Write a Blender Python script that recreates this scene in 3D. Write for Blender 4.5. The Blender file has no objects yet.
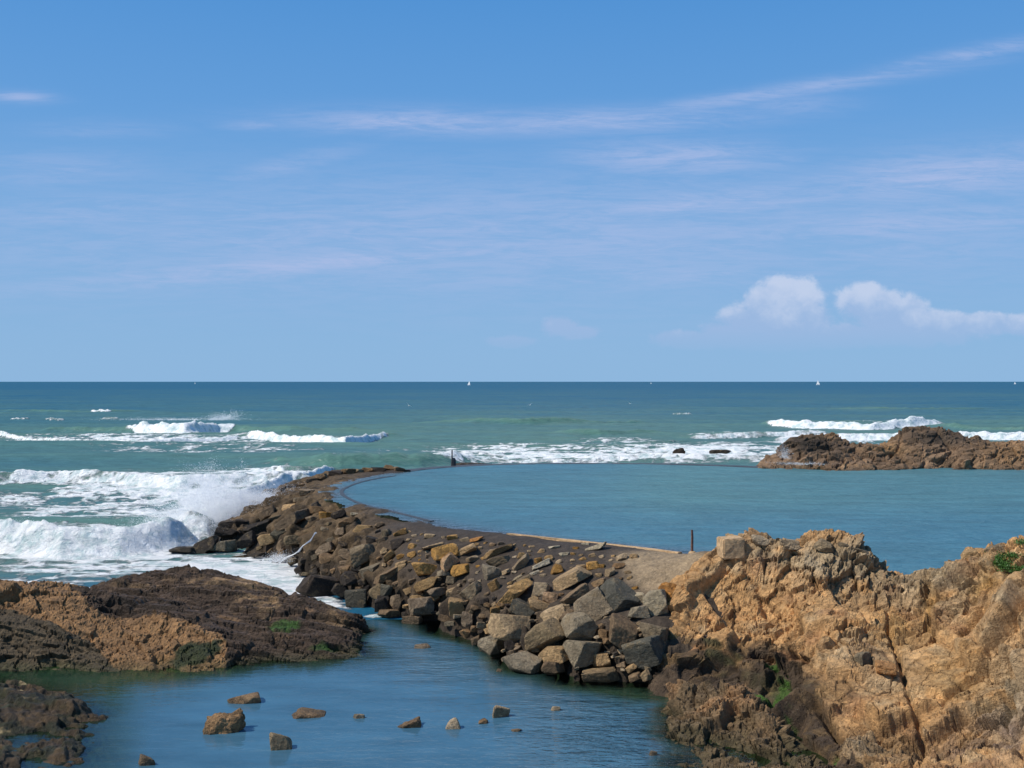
import bpy, math, random
import numpy as np
from mathutils import Vector, Matrix

random.seed(7)
SC = bpy.context.scene
COL = SC.collection
F = 1100.0; CX = 512.0; HY = 381.5; H = 8.0     # focal length in pixels, frame centre, horizon row, eye height (m)
POOL = 2.5                                       # level of the walled sea pool above the tide
R = math.radians
SUN = Vector((-0.93, -0.26, 1.08)).normalized()

# ------------------------------------------------------------------ numpy noise
def _h(ix, iy, iz, seed):
    n = (ix.astype(np.int64)*73856093) ^ (iy.astype(np.int64)*19349663) ^ (iz.astype(np.int64)*83492791) ^ (seed*2654435761)
    n &= 0xffffffff
    n = (n ^ (n >> 15))*2246822519 & 0xffffffff
    n = (n ^ (n >> 13))*3266489917 & 0xffffffff
    n ^= (n >> 16)
    return (n & 0xffffff)/float(0xffffff)

def noise(x, y, z=None, seed=1):
    """value noise, -1..1"""
    if z is None: z = np.zeros_like(x)
    fx, fy, fz = np.floor(x), np.floor(y), np.floor(z)
    tx, ty, tz = x-fx, y-fy, z-fz
    tx = tx*tx*(3-2*tx); ty = ty*ty*(3-2*ty); tz = tz*tz*(3-2*tz)
    ix, iy, iz = fx.astype(np.int64), fy.astype(np.int64), fz.astype(np.int64)
    r = 0
    for a in (0, 1):
        wa = tx if a else 1-tx
        for b in (0, 1):
            wb = ty if b else 1-ty
            for c in (0, 1):
                wc = tz if c else 1-tz
                r = r + wa*wb*wc*_h(ix+a, iy+b, iz+c, seed)
    return r*2-1

def fbm(x, y, z=None, seed=1, octv=4, gain=.5):
    s = 0; a = 1; t = 0; k = 1.0
    for i in range(octv):
        s = s + a*noise(x*k+i*17.3, y*k-i*9.1, None if z is None else z*k+i*3.7, seed+i)
        t += a; a *= gain; k *= 2.03
    return s/t

def cells(x, y, seed=1, jit=.85):
    """2-D voronoi: returns id hash (0..1) x3, offset to centre dx,dy, edge distance"""
    ix0, iy0 = np.floor(x), np.floor(y)
    d1 = np.full(x.shape, 9.); d2 = np.full(x.shape, 9.)
    bx = np.zeros_like(x); by = np.zeros_like(x); ci = np.zeros(x.shape); cj = np.zeros(x.shape)
    for a in (-1, 0, 1):
        for b in (-1, 0, 1):
            i = ix0+a; j = iy0+b
            ox = i+.5+jit*(_h(i, j, i*0, seed)-.5); oy = j+.5+jit*(_h(i, j, i*0+1, seed)-.5)
            dx = x-ox; dy = y-oy; d = np.sqrt(dx*dx+dy*dy)
            m = d < d1
            d2 = np.where(m, d1, np.minimum(d2, d))
            bx = np.where(m, dx, bx); by = np.where(m, dy, by)
            ci = np.where(m, i, ci); cj = np.where(m, j, cj)
            d1 = np.where(m, d, d1)
    r = [_h(ci, cj, ci*0+k, seed+50) for k in (2, 3, 4, 5)]
    return r, bx, by, d2-d1

def inside(x, y, poly):
    r = np.zeros(x.shape, bool); n = len(poly)
    for i in range(n):
        x1, y1 = poly[i]; x2, y2 = poly[(i+1) % n]
        if y1 == y2: continue
        c = ((y1 > y) != (y2 > y)) & (x < (x2-x1)*(y-y1)/(y2-y1)+x1); r ^= c
    return r
def sst(a, b, x):
    t = np.clip((x-a)/(b-a), 0, 1)
    return t*t*(3-2*t)

# ------------------------------------------------------------------ placing
def P(px, py, D=None, z=None):
    """control point seen at a pixel: give its distance or its height"""
    if D is None: D = (H-z)*F/(py-HY)
    z = H-D*(py-HY)/F
    return ((px-CX)/F*D, D, z)
def Q(px, D, z): return ((px-CX)/F*D, D, z)

class Field:
    def __init__(s, pts, lo=-1.7, hi=9):
        A = np.array(pts, float); s.p = A[:, :2]; s.lo = lo; s.hi = hi
        d = np.sqrt(((s.p[:, None]-s.p[None])**2).sum(-1)+.04)
        n = len(A); M = np.zeros((n+3, n+3)); M[:n, :n] = d+np.eye(n)*-.02
        M[:n, n] = 1; M[:n, n+1:] = s.p; M[n, :n] = 1; M[n+1:, :n] = s.p.T
        s.w = np.linalg.lstsq(M, np.r_[A[:, 2], 0, 0, 0], rcond=None)[0]; s.n = n
    def __call__(s, x, y):
        x = np.asarray(x, float); y = np.asarray(y, float)
        out = s.w[s.n]+s.w[s.n+1]*x+s.w[s.n+2]*y
        for i in range(s.n):
            out = out+s.w[i]*np.sqrt((x-s.p[i, 0])**2+(y-s.p[i, 1])**2+.04)
        return np.clip(out, s.lo, s.hi)

def hit(px, py, fields, d0=16, d1=110):
    D = np.arange(d0, d1, .05); x = (px-CX)/F*D
    t = np.max([f(x, D) for f in fields], axis=0); ray = H-D*(py-HY)/F
    k = np.where(t >= ray)[0]
    i = k[0] if len(k) else int(np.argmin(ray-t))
    return Vector((x[i], D[i], t[i]))

# ------------------------------------------------------------------ object helpers
def tag(o, label=None, cat=None, group=None, kind=None):
    if label: o['label'] = label
    if cat: o['category'] = cat
    if group: o['group'] = group
    if kind: o['kind'] = kind
    return o
def link(name, me, mat=None, parent=None):
    o = bpy.data.objects.new(name, me); COL.objects.link(o)
    if mat: me.materials.append(mat)
    if parent: o.parent = parent
    return o
def empty(name, loc):
    o = bpy.data.objects.new(name, None); COL.objects.link(o); o.location = loc; o.empty_display_size = .2
    return o
def np_mesh(name, co, faces, smooth=True, attrs=None):
    """co (N,3); faces (M,k) int"""
    me = bpy.data.meshes.new(name); n = len(co); m, k = faces.shape
    me.vertices.add(n); me.vertices.foreach_set('co', np.ascontiguousarray(co, np.float32).ravel())
    me.loops.add(m*k); me.loops.foreach_set('vertex_index', faces.astype(np.int32).ravel())
    me.polygons.add(m); me.polygons.foreach_set('loop_start', np.arange(0, m*k, k, dtype=np.int32))
    me.polygons.foreach_set('use_smooth', np.full(m, smooth))
    me.update(calc_edges=True)
    for key, a in (attrs or {}).items():
        if a.ndim == 1:
            t = me.attributes.new(key, 'FLOAT', 'POINT'); t.data.foreach_set('value', a.astype(np.float32))
        else:
            t = me.attributes.new(key, 'FLOAT_COLOR', 'POINT')
            c = np.ones((n, 4), np.float32); c[:, :3] = a; t.data.foreach_set('color', c.ravel())
    return me
def grid_faces(nr, nc, keep=None):
    i = np.arange(nr*nc).reshape(nr, nc)
    f = np.stack([i[:-1, :-1], i[:-1, 1:], i[1:, 1:], i[1:, :-1]], -1).reshape(-1, 4)
    if keep is not None:
        k = keep.ravel(); f = f[k[f].any(axis=1)]
    return f
def compact(co, f, attrs):
    used = np.zeros(len(co), bool); used[f.ravel()] = True
    idx = np.cumsum(used)-1
    return co[used], idx[f], {k: v[used] for k, v in attrs.items()}
def ray_grid(us, Ds):
    U, D = np.meshgrid(us, Ds)
    return U, D, (U-CX)/F*D
def to_px(x, y, z): return CX+x/y*F, HY+(H-z)/y*F

# ------------------------------------------------------------------ materials
def mat(name):
    m = bpy.data.materials.new(name); m.use_nodes = True
    nt = m.node_tree; nt.nodes.clear()
    return m, nt
def N(nt, t, **kw):
    n = nt.nodes.new(t)
    for k, v in kw.items():
        if k.startswith('i_'):
            s = k[2:].replace('_', ' ')
            n.inputs[s].default_value = v
        else: setattr(n, k, v)
    return n
def L(nt, a, b): nt.links.new(a, b)
def mixc(nt, fac, a, b, mode='MIX'):
    n = nt.nodes.new('ShaderNodeMix'); n.data_type = 'RGBA'; n.blend_type = mode; n.clamp_factor = True
    for s, v in ((0, fac), (6, a), (7, b)):
        if hasattr(v, 'is_linked') or isinstance(v, bpy.types.NodeSocket): nt.links.new(v, n.inputs[s])
        else: n.inputs[s].default_value = v if s == 0 else (*v, 1)
    return n.outputs[2]
def mth(nt, op, a, b=0., c=None, clamp=False):
    n = nt.nodes.new('ShaderNodeMath'); n.operation = op; n.use_clamp = clamp
    for i, v in enumerate((a, b) if c is None else (a, b, c)):
        if isinstance(v, bpy.types.NodeSocket): nt.links.new(v, n.inputs[i])
        else: n.inputs[i].default_value = v
    return n.outputs[0]
def rng(nt, v, a, b, c=0., d=1., smooth=True):
    n = nt.nodes.new('ShaderNodeMapRange'); n.interpolation_type = 'SMOOTHSTEP' if smooth else 'LINEAR'
    nt.links.new(v, n.inputs[0])
    for i, q in enumerate((a, b, c, d)): n.inputs[i+1].default_value = q
    return n.outputs[0]
def noise_n(nt, vec, scale, detail=4, rough=.55, dist=0):
    n = nt.nodes.new('ShaderNodeTexNoise'); n.inputs['Scale'].default_value = scale
    n.inputs['Detail'].default_value = detail; n.inputs['Roughness'].default_value = rough; n.inputs['Distortion'].default_value = dist
    if vec: nt.links.new(vec, n.inputs['Vector'])
    return n.outputs[0]
def mapping(nt, vec, sc=(1, 1, 1), rot=(0, 0, 0), loc=(0, 0, 0)):
    n = nt.nodes.new('ShaderNodeMapping'); nt.links.new(vec, n.inputs[0])
    n.inputs['Scale'].default_value = sc; n.inputs['Rotation'].default_value = rot; n.inputs['Location'].default_value = loc
    return n.outputs[0]

def rock_material(name, base=None, use_attr=False, rough=.85, bump=1.0, wet=None, scale=1.0, speck=(.06, .045, .03), light=(.62, .52, .38), spec=.3):
    m, nt = mat(name)
    out = N(nt, 'ShaderNodeOutputMaterial'); b = N(nt, 'ShaderNodeBsdfPrincipled')
    L(nt, b.outputs[0], out.inputs[0])
    geo = N(nt, 'ShaderNodeNewGeometry'); pos = geo.outputs['Position']
    if use_attr:
        at = N(nt, 'ShaderNodeAttribute', attribute_name='Col'); c = at.outputs['Color']
    else:
        oi = N(nt, 'ShaderNodeObjectInfo')
        hs = N(nt, 'ShaderNodeHueSaturation'); hs.inputs['Color'].default_value = (*base, 1)
        L(nt, rng(nt, oi.outputs['Random'], 0, 1, .72, 1.25, False), hs.inputs['Value'])
        wn = N(nt, 'ShaderNodeTexWhiteNoise', noise_dimensions='1D'); L(nt, oi.outputs['Random'], wn.inputs['W'])
        L(nt, rng(nt, wn.outputs['Value'], 0, 1, .495, .506, False), hs.inputs['Hue'])
        L(nt, rng(nt, wn.outputs['Value'], 0, 1, 1.15, .8, False), hs.inputs['Saturation'])
        c = hs.outputs[0]
    n1 = noise_n(nt, pos, 1.6*scale, 5, .6)
    n2 = noise_n(nt, pos, 9*scale, 6, .65, .4)
    n3 = noise_n(nt, pos, 38*scale, 3, .6)
    v = mth(nt, 'ADD', mth(nt, 'MULTIPLY', n1, .7), mth(nt, 'MULTIPLY', n2, .75))
    val = rng(nt, v, .45, 1.0, .62, 1.36, False)
    mul = N(nt, 'ShaderNodeVectorMath', operation='SCALE'); L(nt, c, mul.inputs[0]); L(nt, val, mul.inputs['Scale'])
    c = mul.outputs[0]
    n4 = noise_n(nt, pos, 15*scale, 5, .7, .8)
    c = mixc(nt, rng(nt, n4, .56, .70, 0, .6), c, speck)
    c = mixc(nt, rng(nt, n3, .60, .75, 0, .22), c, light)
    if not use_attr:
        n5 = noise_n(nt, mapping(nt, pos, (1, 1, 1), (0, 0, 0), (7, 3, 1)), 2.6, 6, .7, .6)
        c = mixc(nt, rng(nt, n5, .50, .62, 0, .55), c, tuple(q*.45 for q in base)); c = mixc(nt, rng(nt, n5, .46, .36, 0, .5), c, (.32, .22, .11))
    if wet:
        sep = N(nt, 'ShaderNodeSeparateXYZ'); L(nt, pos, sep.inputs[0])
        zz = mth(nt, 'ADD', sep.outputs[2], mth(nt, 'MULTIPLY', mth(nt, 'SUBTRACT', n1, .5), .7))
        w = rng(nt, zz, wet[0], wet[1], 1, 0)
        c = mixc(nt, mth(nt, 'MULTIPLY', w, .82), c, (.045, .036, .02))
        L(nt, rng(nt, w, 0, 1, rough, .45, False), b.inputs['Roughness'])
    else: b.inputs['Roughness'].default_value = rough
    L(nt, c, b.inputs['Base Color'])
    b.inputs['Specular IOR Level'].default_value = spec
    vo = N(nt, 'ShaderNodeTexVoronoi', feature='DISTANCE_TO_EDGE'); vo.inputs['Scale'].default_value = 3.2*scale
    wp = N(nt, 'ShaderNodeVectorMath', operation='ADD'); L(nt, pos, wp.inputs[0])
    nz = N(nt, 'ShaderNodeTexNoise'); nz.inputs['Scale'].default_value = 3*scale; L(nt, pos, nz.inputs['Vector'])
    sc = N(nt, 'ShaderNodeVectorMath', operation='SCALE'); L(nt, nz.outputs['Color'], sc.inputs[0]); sc.inputs['Scale'].default_value = .5
    L(nt, sc.outputs[0], wp.inputs[1]); L(nt, wp.outputs[0], vo.inputs['Vector'])
    crack = rng(nt, vo.outputs['Distance'], 0, .05, 0, 1)
    hc = None
    for sc_, am_ in ((4.5, .05), (11, .03)):
        v2 = N(nt, 'ShaderNodeTexVoronoi', feature='F1'); v2.inputs['Scale'].default_value = 1
        mp = mapping(nt, wp.outputs[0], (sc_*scale*.7, sc_*scale, sc_*scale*1.7), (.4, -.5, .3)); L(nt, mp, v2.inputs['Vector'])
        sx = N(nt, 'ShaderNodeSeparateColor'); L(nt, v2.outputs['Color'], sx.inputs[0])
        q = mth(nt, 'MULTIPLY', sx.outputs[0], am_); hc = q if hc is None else mth(nt, 'ADD', hc, q)
        ms_ = N(nt, 'ShaderNodeVectorMath', operation='SCALE'); L(nt, c, ms_.inputs[0]); L(nt, rng(nt, sx.outputs[1], 0, 1, .84, 1.14, False), ms_.inputs['Scale']); c = ms_.outputs[0]
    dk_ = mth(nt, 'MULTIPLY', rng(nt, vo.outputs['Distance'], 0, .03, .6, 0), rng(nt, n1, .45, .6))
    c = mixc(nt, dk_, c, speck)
    for l in list(b.inputs['Base Color'].links): nt.links.remove(l)
    L(nt, c, b.inputs['Base Color'])
    hgt = mth(nt, 'ADD', mth(nt, 'ADD', mth(nt, 'ADD', mth(nt, 'MULTIPLY', n2, .15), mth(nt, 'MULTIPLY', n4, -.07)), mth(nt, 'MULTIPLY', n3, .05)), mth(nt, 'MULTIPLY', crack, .012))
    bp = N(nt, 'ShaderNodeBump'); bp.inputs['Strength'].default_value = .8*bump; bp.inputs['Distance'].default_value = 1.0
    hgt = mth(nt, 'ADD', hgt, hc); L(nt, hgt, bp.inputs['Height']); L(nt, bp.outputs[0], b.inputs['Normal'])
    return m

TONES = {
 'tan': (.46, .315, .17), 'ochre': (.42, .245, .09), 'orange': (.48, .25, .10), 'slate': (.12, .105, .072),
 'grey': (.26, .195, .115), 'brown': (.25, .160, .085), 'dark': (.048, .036, .027), 'pale': (.42, .34, .22), 'greytan': (.28, .205, .12)}
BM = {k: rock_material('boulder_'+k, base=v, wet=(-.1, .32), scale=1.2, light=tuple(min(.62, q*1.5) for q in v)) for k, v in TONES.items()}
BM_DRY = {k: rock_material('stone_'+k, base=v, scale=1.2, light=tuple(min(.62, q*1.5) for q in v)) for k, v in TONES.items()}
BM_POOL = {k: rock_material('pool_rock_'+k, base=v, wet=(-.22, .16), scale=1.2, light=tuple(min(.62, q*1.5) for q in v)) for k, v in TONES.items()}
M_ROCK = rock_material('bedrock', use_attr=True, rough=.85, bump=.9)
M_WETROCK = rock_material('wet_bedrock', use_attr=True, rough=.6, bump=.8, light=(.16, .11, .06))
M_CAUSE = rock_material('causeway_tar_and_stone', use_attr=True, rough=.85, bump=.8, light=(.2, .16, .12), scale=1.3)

def water_material(name, sea=False, trans=False, deep=(.012, .09, .19), green=(.05, .17, .13), bumps=((1.2, .04), (6, .01)), rough=.08, spec=.5, stretch=(1, 1, 1), cap=1.):
    m, nt = mat(name)
    out = N(nt, 'ShaderNodeOutputMaterial'); b = N(nt, 'ShaderNodeBsdfPrincipled')
    geo = N(nt, 'ShaderNodeNewGeometry'); pos = geo.outputs['Position']
    g = N(nt, 'ShaderNodeAttribute', attribute_name='green').outputs['Fac']
    n1 = noise_n(nt, mapping(nt, pos, (.05, .12, 1)), 1, 4, .6)
    n2 = noise_n(nt, mapping(nt, pos, (.35, 1.1, 1)), 1, 5, .65)
    gg = mth(nt, 'ADD', g, mth(nt, 'MULTIPLY', mth(nt, 'SUBTRACT', n1, .5), .7 if sea else .5))
    c = mixc(nt, mth(nt, 'ADD', gg, 0, clamp=True), deep, green)
    val = rng(nt, n2, .3, .7, .78, 1.2, False)
    mul = N(nt, 'ShaderNodeVectorMath', operation='SCALE'); L(nt, c, mul.inputs[0]); L(nt, val, mul.inputs['Scale']); c = mul.outputs[0]
    b.inputs['IOR'].default_value = 1.333; b.inputs['Specular IOR Level'].default_value = spec
    h = None
    for sc, amp in bumps:
        q = mth(nt, 'MULTIPLY', noise_n(nt, mapping(nt, pos, stretch), sc, 3, .6, .3), amp)
        h = q if h is None else mth(nt, 'ADD', h, q)
    if trans:
        rp = N(nt, 'ShaderNodeAttribute', attribute_name='ripple').outputs['Fac']
        h = mth(nt, 'MULTIPLY', h, mth(nt, 'ADD', 1, mth(nt, 'MULTIPLY', rp, 15)))
    if sea:
        fo = N(nt, 'ShaderNodeAttribute', attribute_name='foam').outputs['Fac']
        nf = noise_n(nt, mapping(nt, pos, (1, 1.6, 1)), 1.5, 7, .72, .5)
        ff = rng(nt, mth(nt, 'ADD', fo, mth(nt, 'MULTIPLY', mth(nt, 'SUBTRACT', nf, .5), .9)), .38, .70, 0, 1)
        nb = noise_n(nt, pos, .9, 6, .7)
        fw = mixc(nt, rng(nt, nb, .36, .56), (.52, .63, .62), (.91, .91, .89))
        c = mixc(nt, ff, c, fw)
        L(nt, rng(nt, ff, 0, .6, rough, .9, False), b.inputs['Roughness'])
        h = mth(nt, 'ADD', h, mth(nt, 'MULTIPLY', mth(nt, 'MULTIPLY', ff, nf), .32))
    else: b.inputs['Roughness'].default_value = rough
    L(nt, c, b.inputs['Base Color'])
    bp = N(nt, 'ShaderNodeBump'); bp.inputs['Strength'].default_value = 1; bp.inputs['Distance'].default_value = 1
    L(nt, h, bp.inputs['Height']); L(nt, bp.outputs[0], b.inputs['Normal'])
    if trans:      # clear shallows: opacity grows with the real depth baked per vertex
        d = N(nt, 'ShaderNodeAttribute', attribute_name='depth').outputs['Fac']
        op = mth(nt, 'SUBTRACT', 1, mth(nt, 'POWER', 2.718, mth(nt, 'MULTIPLY', d, -2.4)))
        tr = N(nt, 'ShaderNodeBsdfTransparent'); tr.inputs[0].default_value = (.45, .72, .58, 1)
        gl = N(nt, 'ShaderNodeBsdfGlossy'); gl.inputs['Roughness'].default_value = rough; L(nt, bp.outputs[0], gl.inputs['Normal'])
        fr = N(nt, 'ShaderNodeFresnel'); fr.inputs[0].default_value = 1.333; L(nt, bp.outputs[0], fr.inputs['Normal'])
        m1 = N(nt, 'ShaderNodeMixShader'); L(nt, fr.outputs[0], m1.inputs[0]); L(nt, tr.outputs[0], m1.inputs[1]); L(nt, gl.outputs[0], m1.inputs[2])
        df = N(nt, 'ShaderNodeBsdfDiffuse'); L(nt, c, df.inputs[0]); L(nt, bp.outputs[0], df.inputs['Normal'])
        fcap = mth(nt, 'MINIMUM', fr.outputs[0], cap)
        m3 = N(nt, 'ShaderNodeMixShader'); L(nt, fcap, m3.inputs[0]); L(nt, df.outputs[0], m3.inputs[1]); L(nt, gl.outputs[0], m3.inputs[2])
        m2 = N(nt, 'ShaderNodeMixShader'); L(nt, op, m2.inputs[0]); L(nt, m1.outputs[0], m2.inputs[1]); L(nt, m3.outputs[0], m2.inputs[2])
        L(nt, m2.outputs[0], out.inputs[0])
    elif sea:
        df = N(nt, 'ShaderNodeBsdfDiffuse'); L(nt, c, df.inputs[0]); L(nt, bp.outputs[0], df.inputs['Normal'])
        gl = N(nt, 'ShaderNodeBsdfGlossy'); gl.inputs['Roughness'].default_value = rough; L(nt, bp.outputs[0], gl.inputs['Normal'])
        fr = N(nt, 'ShaderNodeFresnel'); fr.inputs[0].default_value = 1.333; L(nt, bp.outputs[0], fr.inputs['Normal'])
        fc = mth(nt, 'MULTIPLY', mth(nt, 'MINIMUM', fr.outputs[0], .13), mth(nt, 'SUBTRACT', 1, ff))
        mx = N(nt, 'ShaderNodeMixShader'); L(nt, fc, mx.inputs[0]); L(nt, df.outputs[0], mx.inputs[1]); L(nt, gl.outputs[0], mx.inputs[2])
        L(nt, mx.outputs[0], out.inputs[0])
    return m
M_SEA = water_material('sea_water', sea=True, deep=(.012, .098, .170), green=(.088, .182, .145), bumps=((.5, .30), (2.2, .10)), rough=.28, spec=.35, stretch=(.6, 1.3, 1))
M_LAGOON = water_material('pool_water', trans=True, deep=(.045, .150, .215), green=(.078, .190, .195), cap=.15, bumps=((1.0, .22), (3.0, .09)), rough=.3, spec=.4, stretch=(.7, 1.4, 1))
M_TIDE = water_material('tide_pool_water', trans=True, deep=(.050, .128, .188), green=(.032, .070, .042), bumps=((.8, .020), (4, .008)), rough=.04, spec=.5, stretch=(.6, 1.5, 1))

def simple(name, col, rough=.7, n=.25, scale=8, bump=.02, metal=0, trans=0):
    m, nt = mat(name)
    out = N(nt, 'ShaderNodeOutputMaterial'); b = N(nt, 'ShaderNodeBsdfPrincipled'); L(nt, b.outputs[0], out.inputs[0])
    geo = N(nt, 'ShaderNodeNewGeometry'); nz = noise_n(nt, geo.outputs['Position'], scale, 5, .6)
    mul = N(nt, 'ShaderNodeVectorMath', operation='SCALE'); mul.inputs[0].default_value = col
    L(nt, rng(nt, nz, .3, .7, 1-n, 1+n, False), mul.inputs['Scale']); L(nt, mul.outputs[0], b.inputs['Base Color'])
    b.inputs['Roughness'].default_value = rough; b.inputs['Metallic'].default_value = metal
    if trans: b.inputs['Subsurface Weight'].default_value = trans; b.inputs['Subsurface Radius'].default_value = (.1, .1, .1)
    if bump:
        bp = N(nt, 'ShaderNodeBump'); bp.inputs['Distance'].default_value = bump; L(nt, nz, bp.inputs['Height']); L(nt, bp.outputs[0], b.inputs['Normal'])
    return m
M_SPRAY, nt = mat('spray_white')
_o = N(nt, 'ShaderNodeOutputMaterial'); _d = N(nt, 'ShaderNodeBsdfDiffuse'); _t = N(nt, 'ShaderNodeBsdfTranslucent'); _m = N(nt, 'ShaderNodeMixShader'); _m.inputs[0].default_value = .5
_d.inputs[0].default_value = (.97, .97, .97, 1); _t.inputs[0].default_value = (.97, .97, .97, 1); L(nt, _d.outputs[0], _m.inputs[1]); L(nt, _t.outputs[0], _m.inputs[2]); L(nt, _m.outputs[0], _o.inputs[0])
M_LEAF = simple('leaf_green', (.055, .13, .02), .6, .5, 25, 0)
M_WOOD = simple('weathered_post', (.13, .065, .045), .85, .5, 14, .02)
M_CONC = simple('weathered_concrete', (.46, .30, .155), .9, .35, 9, .04)
M_SAIL = simple('sail_white', (.85, .85, .83), .7, .03, 1, 0)
M_HULL = simple('hull_white', (.75, .76, .76), .5, .03, 1, 0)
M_MAST = simple('mast_grey', (.4, .4, .4), .5, .03, 1, 0)
M_BED = simple('sand_bed', (.09, .09, .06), .9, .4, .6, .05)
M_GULL = simple('gull_white', (.82, .82, .80), .8, .05, 3, 0)

# ------------------------------------------------------------------ base shapes of the land (control points read off the photograph)
bluff = Field([
  # ridge
  P(700, 560, D=32.3), P(728, 550, D=31.6), P(745, 547, D=31.3), P(780, 544, D=30.8), P(820, 540, D=30.3), P(850, 546, D=30.2), P(880, 560, D=30.3),
  P(898, 574, D=30.2), P(930, 571, D=30.0), P(958, 560, D=29.4), P(985, 550, D=28.8), P(1024, 544, D=27.5), P(1080, 540, D=26.5), P(1200, 530, D=24),
  # behind the ridge, under the pool
  Q(700, 35.5, 1.6), Q(760, 34.5, 1.4), Q(820, 34, 1.4), Q(880, 33.5, 1.3), Q(940, 33.5, 1.3), Q(1000, 33, 1.4), Q(1080, 32, 1.6), Q(1200, 30, 1.8),
  Q(760, 38, 0), Q(900, 37, 0), Q(1100, 37, 0),
  # face
  P(676, 600, D=30.9), P(690, 585, D=31.3), P(700, 620, D=29.8), P(672, 640, D=29.7), P(730, 600, D=30.6), P(740, 640, D=28.9), P(780, 585, D=30.2), P(780, 620, D=29.3),
  P(840, 575, D=29.9), P(840, 610, D=28.8), P(880, 610, D=28.6), P(930, 610, D=28.0), P(980, 585, D=27.6), P(980, 620, D=26.6), P(1024, 600, D=25.8), P(1024, 650, D=24.4),
  # orange ledge and the wet gully under it
  P(690, 652, D=29.0), P(750, 656, D=28.2), P(815, 668, D=27.2), P(700, 668, D=28.9), P(760, 674, D=28.0), P(810, 684, D=26.6),
  Q(680, 28.1, .1), Q(740, 27.3, .35), Q(785, 25.6, .3), Q(800, 24.2, .25), Q(812, 23.0, .2),
  # middle buttress
  P(828, 632, D=27.4), P(835, 665, D=26.2), P(812, 690, D=25.5), P(830, 720, D=24.2), P(860, 660, D=26.2), P(870, 700, D=24.6), P(862, 748, D=23.0),
  P(900, 650, D=26.2), P(910, 690, D=24.6), P(900, 735, D=23.2), P(890, 768, D=21.6), P(940, 768, D=21.2), P(960, 650, D=25.4), P(960, 700, D=23.6), P(990, 745, D=22),
  P(1000, 690, D=23.2), P(1024, 700, D=22.2), P(1024, 768, D=20.2), P(1100, 700, D=21.5),
  # left foot
  Q(655, 30.3, -.4), Q(640, 31.0, -.6), Q(650, 33, .2), Q(645, 29, -.5), Q(655, 28.3, -.1), Q(620, 30, -1.5), Q(660, 27.2, -.7), Q(690, 26.4, -.2), Q(730, 25.8, .05),
  Q(640, 26, -1.6), Q(640, 22, -1.6), Q(720, 21, -.8), Q(780, 21, -.2), Q(700, 17, -1.2), Q(860, 19, .4), Q(1000, 17, .8), Q(1150, 17, 1.2), Q(560, 28, -1.7), Q(580, 34, -1.7), Q(640, 38, -1)])
ledge = Field([
  P(672, 690, D=26.6), P(700, 683, D=26.5), P(740, 690, D=25.7), P(765, 705, D=25), P(778, 722, D=24.2), P(690, 700, D=26), P(720, 712, D=25.2), P(700, 725, D=25.0),
  P(672, 722, D=25.6), P(745, 728, D=24.5), P(700, 750, D=24.0), P(750, 752, D=23.5), P(720, 768, D=23.1), P(675, 752, D=24.3), P(790, 745, D=23.4), P(800, 768, D=22.4), P(760, 768, D=22.8),
  P(664, 720, z=-.1), P(662, 740, z=-.1), P(664, 768, z=-.15), Q(668, 21, -.3), Q(740, 20.5, .2), Q(820, 20, .4), Q(900, 20, .1),
  Q(640, 27, -1.3), Q(640, 24, -1.5), Q(640, 21, -1.6), Q(690, 28, -.6), Q(740, 27.2, -.4), Q(790, 25.8, -.5), Q(815, 24.2, -.6), Q(850, 23, -.6), Q(900, 22, -.6), Q(700, 17.5, -1.2), Q(850, 17.5, -1)])
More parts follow.
